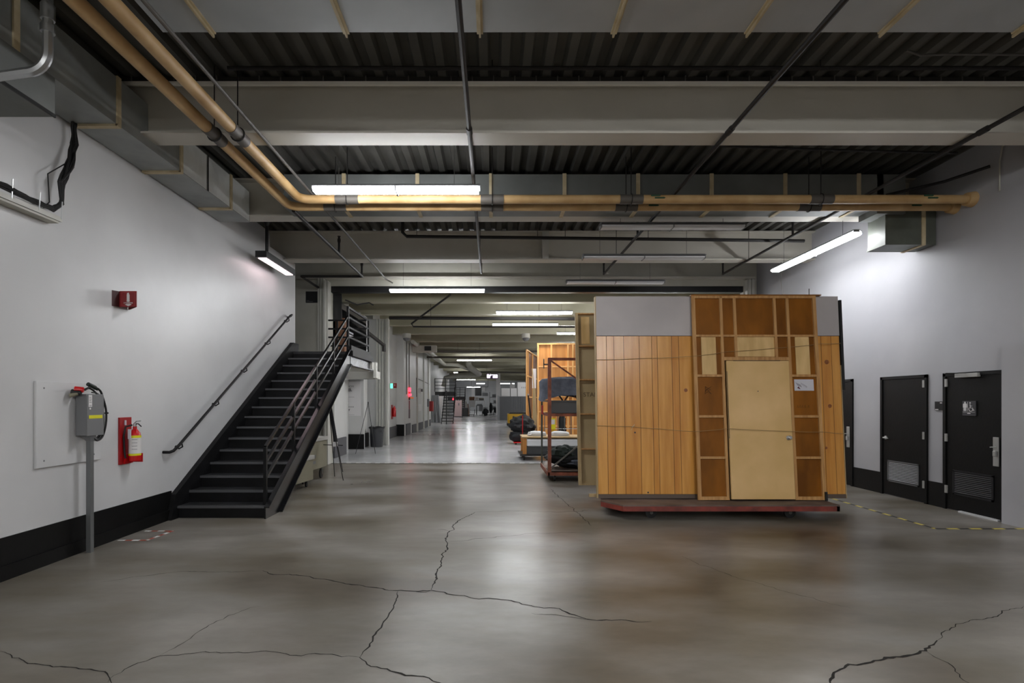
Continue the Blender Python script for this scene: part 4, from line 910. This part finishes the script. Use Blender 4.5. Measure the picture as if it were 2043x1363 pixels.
big_flat('darker brown flat turned edge-on left of the large orange flat', Matrix.Translation((1.45, 22.6, .02)) @ Matrix.Rotation(ang, 4, 'Z'), 4.1, 3.85, M_BWOOD, M_OFRM, (0, .45, 2.0, 4.0), (0, .9, 1.8, 2.7, 3.8))
t = thing('white_sheet_panel', 'white sheet taped between the two far orange and brown flats', 'panel', (1.72, 22.2, 0))
B(1.66, 1.80, 21.9, 21.93, 0, 2.2).build('narrow_board', M_FLATC, t); B(1.64, 1.80, 21.87, 21.9, 2.2, 3.0).build('white_sheet', M_WHT, t)
MB().bar((1.90, 21.7, 0), (1.62, 21.6, 3.0), .04).build('edge_pole', M_FLATE, t)
t = thing('leaning_pole', 'black pole leaning against the flats behind the black bundle', 'pole', (1.6, 21.5, 0))
MB().tube([(1.66, 21.35, .0), (1.45, 21.45, 1.9)], .03, 8).build('shaft', M_BLK, t); MB().tube([(1.45, 21.45, 1.9), (1.44, 21.46, 1.96)], .04, 8).build('cap', M_CHROME, t)

# black bundle on a red dolly
t = thing('covered_bundle', 'big black cloth covered bundle on a small red dolly in the corridor', 'bundle', (1.15, 21, .12))
MB().blob((1.15, 20.9, .30), .47, .42, .22, 1, .18, 30, 16, .7).build('lower_bundle', M_CLOTH, t, True)
MB().blob((1.17, 20.9, .72), .47, .42, .40, 6, .32, 36, 20).build('upper_bundle', M_CLOTH, t, True)
t = thing('hand_dolly', 'small red dolly with an upright red handle under the black bundle', 'dolly', (1.1, 20.8, 0))
B(.82, 1.5, 20.35, 21.3, .075, .10).build('deck', M_REDB, t)
MB().tube([(1.155, 20.36, .1), (1.16, 20.34, 1.12)], .018, 8).build('handle', M_RED, t)
for X in (.92, 1.4):
    for Y in (20.5, 21.1): caster(X, Y, .075, .035, t)
t = thing('floor_machine', 'yellow machine or cart half hidden behind the black bundle', 'machine', (1.6, 34.5, 0))
B(1.0, 2.4, 34, 35.6, .25, .85).build('body', M_YELM, t, bevel=.05); B(1.1, 2.3, 34.1, 35.5, .85, .95).build('top_cover', M_BLK, t)
B(.95, 2.3, 34.05, 35.5, .08, .25).build('black_skirt', M_BLK, t); B(1.3, 1.42, 33.98, 34, .35, .7).build('dark_vent', M_BLK, t)
for X in (1.1, 2.2): MB().lathe((X, 34.2, .1), [(.1, 0), (.1, .08)], 12, 'x').build('wheel', M_RUB, t, True)
t = thing('corrugated_screen', 'grey corrugated metal enclosure on the right of the corridor', 'enclosure', (1.8, 47, 0))
MB().box(.62, 4.0, 46.05, 49, 0, 2.06).build('panel_body', M_CORR, t)
for i in range(22): B(.68 + i * .15, .75 + i * .15, 46, 46.06, .05, 2.05).build('rib', M_CORR, t)
B(.45, .64, 45.9, 46.1, 0, 2.1).build('corner_post', mat('post_grey', '#7c7d80', .5), t)
for lab, x0, x1, z1, y in (('wide low white box on top of the grey enclosure, leftmost', .80, 1.55, 2.78, 46.4), ('second white box on the grey enclosure, beside the wide low one', 1.60, 2.15, 2.78, 46.4), ('tallest white box on the grey enclosure with dark marks', 2.2, 3.5, 3.30, 46.4)):
    t = thing('storage_box', lab, 'box', (x0, y, 2.06)); B(x0, x1, y, y + .9, 2.065, z1).build('box_body', M_WHT, t, bevel=.02)
    if z1 > 3:
        for k in range(3): B(2.55 + k * .14, 2.60 + k * .14, y - .004, y, 2.78, 2.9).build('printed_mark', M_GREYBOX, t)
    else: B(x0, x1, y - .005, y + .9, z1 - .1, z1).build('lid', M_WHT, t)
t = thing('white_board', 'tilted white board standing on the two lower white boxes', 'board', (1.7, 46.8, 2.78))
MB().prism([(1.55, 46.8, 2.78), (1.98, 46.5, 2.78), (1.98, 46.5, 3.10), (1.55, 46.8, 3.28)], (0, .04, 0)).build('panel', M_WHT, t)

# ------------------------------------------------------------------ left: boxes, easels, bin, posters
def crate(label, c, sx_, sy_, z0, z1, rot, lid=False, casters=False, notch=False):
    t = thing('crate', label, 'crate', (c[0], c[1], 0 if casters else z0)); M = Matrix.Translation((c[0], c[1], 0)) @ Matrix.Rotation(rot, 4, 'Z')
    B(-sx_, sx_, -sy_, sy_, z0, z1).xf(M).build('crate_body', M_CREAMB, t, bevel=.006)
    if lid: B(-sx_ - .02, sx_ + .02, -sy_ - .02, sy_ + .02, z1 - .07, z1 + .012).xf(M).build('lid', M_LIDB, t, bevel=.006)
    if notch:
        for z in (z0 + .12, z0 + .24): B(sx_, sx_ + .006, -sy_ + .02, -sy_ + .5, z, z + .06).xf(M).build('hand_hole', M_GREYBOX, t)
    if casters:
        for a in (-1, 1):
            for b in (-1, 1):
                p = M @ Vector((a * (sx_ - .08), b * (sy_ - .12), 0)); caster(p.x, p.y, z0, z0 * .42, t)
    return t
crate('lower cream crate on casters beneath the stairs', (-3.93, 10.02), .32, .55, .13, .60, math.radians(-9), lid=True, casters=True)
crate('upper cream crate with white lid behind the lower one, under the stairs', (-4.02, 11.2), .34, .55, .25, .90, math.radians(-5), lid=True, casters=True, notch=True)
def easel(label, apex, feet, r_, extras=True):
    t = thing('easel', label, 'easel', (apex[0], apex[1], 0)); a = Vector(apex)
    for f in feet: MB().tube([a, Vector(f)], [r_, r_ * .7], 6).build('leg', M_BLK, t)
    MB().tube([a - Vector((0, 0, .03)), a + Vector((0, 0, .03))], r_ * 1.8, 8).build('top_joint', M_BLK, t)
    return t
e1 = easel('near black tripod easel with a folded dark board beside the stairs', (-3.55, 11.6, 1.66), [(-3.14, 11.24, 0), (-3.50, 11.85, 0), (-3.53, 12.6, 0)], .011)
MB().tube([(-3.55, 11.6, 1.66), (-3.87, 11.6, .76)], .010, 6).build('leg', M_BLK, e1)
MB().tube([(-3.88, 11.55, .74), (-3.22, 11.5, .72)], .009, 6).build('support_bar', M_BLK, e1)
MB().prism([(-3.54, 11.55, 1.58), (-3.48, 11.55, 1.58), (-3.31, 11.45, .74), (-3.40, 11.45, .74)], (0, .02, 0)).build('folded_board', mat('dark_board', '#202125', .5), e1)
B(-3.42, -3.32, 11.44, 11.46, .70, .80).build('white_clip', M_WHT, e1)
e2 = easel('far thin black tripod easel in front of the grey bin', (-4.0, 17.2, 1.62), [(-4.33, 16.9, 0), (-3.70, 16.9, 0), (-3.82, 17.4, 0)], .010)
MB().tube([(-3.85, 17.05, .9), (-3.82, 17.0, .82), (-3.78, 16.95, .88)], .008, 5).build('hook', M_BLK, e2)
t = thing('rubbish_bin', 'grey round plastic rubbish bin with black liner by the white columns', 'bin', (-4.22, 19.6, 0))
MB().lathe((-4.22, 19.5, 0), [(.21, 0), (.22, .02), (.25, .66), (.275, .67), (.275, .70), (.25, .71)], 22).build('bin_body', M_CAN, t, True)
MB().tube([(-4.22 + .272 * math.cos(a), 19.5 + .272 * math.sin(a), .715 + .012 * math.sin(5 * a)) for a in [2 * math.pi * i / 24 for i in range(25)]], .022, 6).build('liner_edge', M_RUB, t, True)
MB().box(-4.05, -3.97, 19.22, 19.27, .55, .63).build('handle', M_CAN, t)
t = thing('wall_poster', 'large white poster with cut-off lettering and a red squiggle in the alcove', 'poster', (-4.8, 18.57, 1.2))
B(-5.12, -4.58, 18.575, 18.598, 1.16, 2.36).build('sheet', M_WHT, t)
y_ = 18.572
text('lettering', 'ROOM', .10, (-4.97, y_, 2.18), Rf, Uf, M_GREYBOX, t); text('lettering', 'NEL', .13, (-5.0, y_, 2.06), Rf, Uf, M_BLK, t, bold=.004)
for k in range(6): B(-5.10 + k * .05, -5.07 + k * .05, y_ - .002, y_, 1.45, 1.49).build('faint_print', mat('pale_print', '#8f8f90', .6), t)
text('lettering', 'GY', .10, (-5.02, y_, 1.36), Rf, Uf, M_BLK, t, bold=.003)
M_MAR = mat('magenta_ink', '#8a2038', .6)
MB().tube([(-5.10, y_, 1.80), (-5.05, y_, 1.90), (-5.01, y_, 1.92), (-5.03, y_, 1.82)], .012, 5).build('red_stroke', M_MAR, t)
MB().tube([(-5.09, y_, 1.78), (-5.01, y_, 1.72), (-5.0, y_, 1.66), (-5.07, y_, 1.62)], .006, 5).build('red_stroke', M_MAR, t)
MB().tube([(-5.10, y_, 1.60), (-5.0, y_, 1.53)], .012, 5).build('red_stroke', M_BLK, t)
for z in (1.81, 1.19): B(-5.10, -4.8, y_ - .003, y_ + .01, z, z + .008).build('sheet_edge', M_GREYBOX, t)
# dark mezzanine box behind the landing rail
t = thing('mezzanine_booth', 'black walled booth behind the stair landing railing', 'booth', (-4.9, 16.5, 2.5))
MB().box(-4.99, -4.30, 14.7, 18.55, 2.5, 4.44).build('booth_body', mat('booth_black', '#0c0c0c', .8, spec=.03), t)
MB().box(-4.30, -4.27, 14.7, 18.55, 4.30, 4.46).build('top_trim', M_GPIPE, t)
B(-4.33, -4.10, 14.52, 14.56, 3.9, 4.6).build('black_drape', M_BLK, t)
for a, z in ((15.0, 3.72), (15.9, 3.72), (15.9, 3.63)): B(-4.298, -4.295, a, a + .6, z, z + .05).build('white_lettering_strip', M_PAPER, t)
t = thing('cardboard_box', 'brown cardboard panel behind the landing rail', 'box', (-4.2, 14.75, 3))
B(-4.29, -4.05, 14.62, 14.85, 2.5, 3.95).build('carton', M_BROWN, t)

# exit and fire signs beyond the opening
t = thing('exit_sign', 'small glowing green exit sign on the corridor wall', 'sign', (-4.3, 22.5, 2.2))
B(-4.58, -4.2, 22.52, 22.55, 2.2, 2.42).build('case', M_COL, t); B(-4.30, -4.19, 22.5, 22.52, 2.21, 2.41).build('lit_face', M_EXITG, t)
t = thing('extinguisher_sign', 'small red extinguisher sign beside the green exit sign', 'sign', (-4.1, 22.5, 2.2))
B(-4.18, -4.03, 22.5, 22.53, 2.22, 2.43).build('face', M_DRED, t); B(-4.12, -4.10, 22.495, 22.5, 2.30, 2.40).build('symbol', M_WHT, t)
t = thing('fire_extinguisher', 'red fire extinguisher on a red board on the corridor wall', 'fire extinguisher', (-4.45, 24.3, .9))
B(-4.58, -4.55, 24.2, 24.5, .85, 1.5).build('backboard', M_RED, t)
MB().lathe((-4.47, 24.35, .95), [(.02, 0), (.08, .01), (.08, .38), (.03, .45), (.03, .5)], 14).build('cylinder', M_REDB, t, True)
t = thing('fire_alarm_strobe', 'glowing red fire alarm strobe on the corridor wall', 'alarm', (-4.15, 27, 2))
B(-4.22, -4.14, 26.9, 27.15, 2.13, 2.34).build('strobe', M_STROBE, t); B(-4.22, -4.12, 26.9, 27.2, 1.93, 2.05).build('strobe', M_STROBE, t); B(-4.21, -4.15, 26.95, 27.1, 2.04, 2.14).build('housing', M_RED, t)
MB().lathe((-4.22, 27.0, 1.80), [(.08, 0), (.08, .06)], 12, 'x').build('bell', M_DARKST, t, True); B(-4.22, -4.0, 27.1, 27.15, 1.80, 1.86).build('yellow_tab', M_YELM, t)
t = thing('hanging_placard', 'narrow vertical red and grey placard below the red strobe', 'sign', (-4.2, 27, .8))
B(-4.22, -4.18, 26.95, 27.2, .80, 1.25).build('lower_plate', mat('mauve_grey', '#6d5a5e', .6), t); B(-4.22, -4.18, 27.0, 27.1, 1.25, 1.7).build('red_strip', mat('faded_red', '#8d4048', .6), t)
t = thing('wall_speaker', 'small white emergency light box on the corridor wall', 'emergency light', (-4.15, 30.5, 2.2))
B(-4.22, -4.05, 30.3, 30.8, 2.15, 2.40).build('case', M_WHT, t); B(-4.05, -3.95, 30.25, 30.5, 2.2, 2.36).build('lamp_head', M_GREYBOX, t)
t = thing('notice_paper', 'white notice sheet on the corridor wall below the emergency light', 'paper', (-4.2, 31, 1.1))
B(-4.22, -4.19, 30.3, 31.7, 1.1, 1.5).build('sheet', M_WHT, t)
t = thing('hose_cabinet', 'red fire hose cabinet near the far black staircase', 'cabinet', (-4.1, 35.5, 1))
B(-4.22, -3.92, 35.1, 35.7, 1.0, 1.66).build('cabinet_body', M_RED, t); B(-4.22, -4.1, 35.75, 36.2, 1.0, 1.5).build('black_box', M_BLK, t); B(-4.22, -4.12, 34.6, 35.05, 1.3, 1.8).build('side_box', M_GREYBOX, t)
for lab, y in (('thin vertical conduit above the red strobe on the corridor wall', 27.0), ('second thin vertical conduit right at the corridor pillar', 26.2)):
    spipe(lab, [(-4.2, y, 2.0), (-4.2, y, 4.6)], .02, M_GPIPE, name='conduit')
spipe('thin conduit loop over the emergency light on the corridor wall', [(-4.2, 29.6, 1.9), (-4.2, 29.6, 2.95), (-4.2, 33.5, 2.85), (-4.2, 35.6, 2.8)], .018, M_GPIPE, name='conduit')
t = thing('pipe_valve', 'dark valve stub on the wall by the landing', 'valve', (-3.9, 18, 3.6))
MB().tube([(-4.2, 16, 4.1), (-3.55, 17.5, 3.5)], .06, 8).tube([(-3.55, 17.5, 3.55), (-3.55, 17.5, 3.3)], .06, 8).build('valve_body', M_DARKST, t, True)

tape('threshold_tape', 'pale broken tape line across the floor at the corridor opening', [((-4.2, 14.42, 0), (1.35, 14.40, 0))], .05, (M_TW, mat('worn_tape', '#77777a', .5)), .13)
# ------------------------------------------------------------------ far staircases and clutter
def far_stairs(label, x0, x1, y0, n, h, side):
    t = thing('staircase', label, 'staircase', ((x0 + x1) / 2, y0, 0)); r_, g = h / n, .26
    for i in range(n): B(x0, x1, y0 + g * i, y0 + g * i + .27, r_ * (i + 1) - .06, r_ * (i + 1)).build('tread', M_BLK, t)
    for X in (x0, x1 - .05): MB().prism([(X, y0, 0), (X, y0 + .3, 0), (X, y0 + g * n, h - .25), (X, y0 + g * n, h + .0)], (.05, 0, 0)).build('stringer', M_BLK, t)
    yl = y0 + g * n; L0 = x0 - side
    B(L0, x1, yl, yl + 1.2, h - .33, h).build('landing', M_BLK, t)
    for X in (L0, (L0 + x1) / 2, x1): B(X - .03, X + .03, yl, yl + .06, h, h + 1.05).build('post', M_BLK, t)
    for k in range(4): B(L0, x1, yl, yl + .05, h + .22 + k * .26, h + .26 + k * .26).build('rail', M_BLK, t)
    B((x0 + x1) / 2 - .03, (x0 + x1) / 2 + .03, y0 - .6, y0 - .54, 0, h).build('support_post', M_BLK, t)
    MB().bar((x1, y0, .9), (x1, yl, h + 1.0), .05).build('hand_rail', M_BLK, t)
    return t
far_stairs('black staircase down the corridor with railed landing, nearest of the two far ones', -3.75, -2.85, 39.0, 11, 2.40, .75)
far_stairs('smaller black staircase behind, above the pale cabinet', -3.9, -3.0, 56.8, 10, 2.15, .3)
t = thing('plastic_sheeting', 'bunched grey plastic sheets hanging left of the far black staircase', 'sheeting', (-4.2, 38.5, 0))
for k in range(5): MB().tube([(-4.25 + .13 * k, 38.2 + .1 * (k % 2), .12), (-4.32 + .12 * k, 38.3, 1.2), (-4.3 + .1 * k, 38.3, 2.1)], [.10, .08, .06], 8).build('sheet_fold', M_HOUS, t, True)
t = thing('storage_cabinet', 'pale pinkish cabinet with a red lamp down the left of the corridor', 'cabinet', (-3.5, 55.5, 0))
B(-3.95, -3.15, 55, 55.8, .08, 1.72).build('cabinet_body', M_PINKW, t, bevel=.02); B(-3.5, -3.38, 54.98, 55, 1.2, 1.45).build('panel_slot', M_GREYBOX, t); B(-3.9, -3.2, 55.05, 55.7, 0, .08).build('plinth', M_BLK, t)
t = thing('fire_alarm_strobe', 'small distant red strobe above the pale cabinet', 'alarm', (-4.0, 54, 1.9))
B(-4.02, -3.90, 54, 54.05, 1.72, 1.88).build('strobe', M_STROBE, t); B(-4.02, -3.90, 54, 54.05, 1.95, 2.05).build('strobe', M_STROBE, t); B(-4.5, -4.02, 54.0, 54.1, 1.7, 2.1).build('bracket', M_BLK, t)
t = thing('equipment_case', 'black wheeled case beside the pale cabinet', 'case', (-2.8, 53, 0))
B(-3.0, -2.42, 53, 53.7, .12, .98).build('case_body', M_BLK, t, bevel=.02); MB().lathe((-3.02, 53.1, .18), [(.18, 0), (.18, .05)], 14, 'x').build('wheel', M_CAN, t, True); B(-3.02, -2.4, 52.99, 53.71, .96, 1.0).build('lid', M_CAN, t)
t = thing('stacked_boards', 'brown boards leaning by the left corridor wall behind the black case', 'boards', (-3.2, 61, 0))
for k in range(4): MB().prism([(-3.3 + .2 * k, 60, 0), (-3.18 + .2 * k, 60, 0), (-3.30 + .2 * k, 60.2, 2.1 - .25 * k), (-3.42 + .2 * k, 60.2, 2.1 - .25 * k)], (0, .08, 0)).build('board', M_BWOOD if k % 2 else M_CREAMB, t)
t = thing('hand_cart', 'low grey hand cart on the floor left of the far tables', 'cart', (-2.2, 58, 0))
B(-2.6, -1.9, 57.6, 58.6, .2, .26).build('deck', M_GREYBOX, t); MB().tube([(-1.92, 57.6, .2), (-1.92, 57.6, .75)], .03, 6).build('handle', M_BLK, t)
for X in (-2.5, -2.0): MB().lathe((X, 57.8, .1), [(.1, 0), (.1, .05)], 12, 'x').build('wheel', M_RUB, t, True)
def table(label, x0, x1, y, h, m, dpt=1.0):
    t = thing('work_table', label, 'table', ((x0 + x1) / 2, y, 0)); B(x0, x1, y, y + dpt, h - .08, h).build('table_top', m, t)
    for X in (x0, x1 - .1):
        for Y in (y, y + dpt - .1): B(X, X + .1, Y, Y + .1, 0, h - .08).build('leg', m, t)
    return t
tt = table('tall white work table at the far end of the corridor', -2.9, -.95, 66, 1.75, M_WHT)
B(-2.9, -2.1, 65.98, 66.02, .9, 1.7).build('front_board', M_WHT, tt)
t2 = table('smaller dark framed table before the white work table', -1.95, -1.15, 64.5, 1.15, M_CORR); B(-1.85, -1.25, 64.6, 65.2, 1.15, 1.3).build('tray', M_HOUS, t2)
for lab, x0, x1, z1, m in (('brown carton on the far white table, left', -2.85, -2.2, 2.2, M_BWOOD), ('pale carton on the far white table, middle', -2.1, -1.75, 2.15, M_WHT), ('dark carton on the far white table, right', -1.65, -1.05, 2.05, M_CORR)):
    t = thing('carton', lab, 'box', (x0, 66.3, 1.75)); B(x0, x1, 66.2, 66.8, 1.751, z1).build('carton_body', m, t, bevel=.03); B(x0, x1, 66.19, 66.2, z1 - .12, z1 - .08).build('tape_strip', M_TANP, t)
t = thing('hanging_banner', 'black and white banner cluster hanging at the far left end', 'banner', (-2.2, 75, 2.5))
B(-2.9, -2.45, 75, 75.1, 2.2, 3.6).build('white_banner', M_WHT, t); B(-2.4, -1.5, 75, 75.1, 2.4, 3.5).build('black_banner', M_BLK, t); B(-1.4, -1.0, 75, 75.1, 3.0, 3.6).build('white_banner', M_WHT, t); B(-1.4, -.6, 75, 75.1, 2.35, 2.8).build('grey_banner', M_HOUS, t)
MB().tube([(-2.9, 75.05, 3.65), (-.6, 75.05, 3.65)], .03, 6).tube([(-2.9, 75.05, 3.6), (-2.9, 75.05, 5.42)], .02, 6).tube([(-.6, 75.05, 3.6), (-.6, 75.05, 5.42)], .02, 6).build('hanging_bar', M_BLK, t)
t = thing('garment_rack', 'narrow dark garment bag hanging on a stand far down the corridor', 'rack', (-.2, 63, 0))
MB().tube([(-.15, 63, 0), (-.15, 63, 1.5)], .03, 6).tube([(-.45, 63, .05), (.2, 63, .05)], .03, 6).build('stand', M_BLK, t); MB().blob((-.15, 63, .85), .19, .15, .62, 2, .3).build('garment_bag', M_CLOTH, t, True)
t = thing('bicycle_cart', 'dark folded trolley beside the garment stand', 'trolley', (.35, 62, 0))
for X in (.15, .5): MB().lathe((X, 62, .2), [(.2, 0), (.2, .06)], 14, 'x').build('wheel', M_RUB, t, True)
MB().bar((.15, 62, .2), (.35, 62, 1.0), .05).bar((.5, 62, .2), (.3, 62, .95), .05).build('frame', M_BLK, t); MB().blob((.35, 62, .6), .2, .15, .3, 4, .5).build('load', M_CLOTH, t, True)
t = thing('wheeled_chair', 'small grey wheeled office chair beyond the corridor', 'chair', (-1.2, 60, 0))
B(-1.5, -1.05, 60, 60.4, .5, .58).build('seat', M_HOUS, t); B(-1.5, -1.1, 60.4, 60.45, .6, 1.1).build('backrest', M_HOUS, t)
MB().tube([(-1.28, 60.2, .05), (-1.28, 60.2, .5)], .03, 6).tube([(-1.55, 60.2, .05), (-1.0, 60.2, .05)], .03, 6).build('pedestal', M_CHROME, t)
t = thing('black_tub', 'black bag slumped by the grey office chair far down the corridor', 'bag', (-.7, 60, 0))
MB().blob((-.75, 60, .42), .3, .25, .42, 9, .5).build('bag_body', M_CLOTH, t, True); B(-1.0, -.5, 59.9, 60.2, .75, .95).build('grey_flap', M_HOUS, t)
structure(MB().box(.45, .95, 61.8, 62.3, 0, 5.42).build('wall_pillar', M_WHT))
t = thing('metal_shelving', 'dark shelving with boxes at the end wall behind the pillar', 'shelf', (.2, 80, 0))
for z in (.4, 1.3, 2.2): B(-.4, 1.1, 80, 80.6, z, z + .06).build('shelf_board', M_BLK, t)
for X in (-.4, 1.05): B(X, X + .06, 80, 80.06, 0, 3.0).build('upright', M_BLK, t)
for z, x in ((.46, -.1), (1.36, .2), (2.26, 0)): B(x, x + .6, 80, 80.5, z, z + .4).build('bin', M_GREYBOX, t)
# unseen lights added behind the flats to brighten the corridor
for x_, y_ in ((5.0, 17.5), (6.95, 22.6), (4.8, 37), (4.8, 44)):
    lamp({17.5: 'added corridor light just beyond the opening, hidden behind the plank flat', 22.6: 'added corridor light at the right side hidden behind the tan flat', 37: 'added corridor light hidden behind the brown edge-on flat', 44: 'added corridor light hidden behind the brown edge-on flat, farther one'}[y_], (x_, y_, 4.49), lit=M_LAMP, top=5.42)

spipe('thin rod hanging beside the angled light above the wooden flats', [(6.5, 12.0, 5.41), (6.45, 11.9, 4.35), (6.35, 11.6, 3.6), (6.2, 11.4, 3.1)], .008, M_GPIPE, name='cord')
spipe('short thin upright rod above the top of the framed flat', [(4.86, 8.18, 3.29), (4.86, 8.18, 3.40)], .007, M_GPIPE, name='rod')
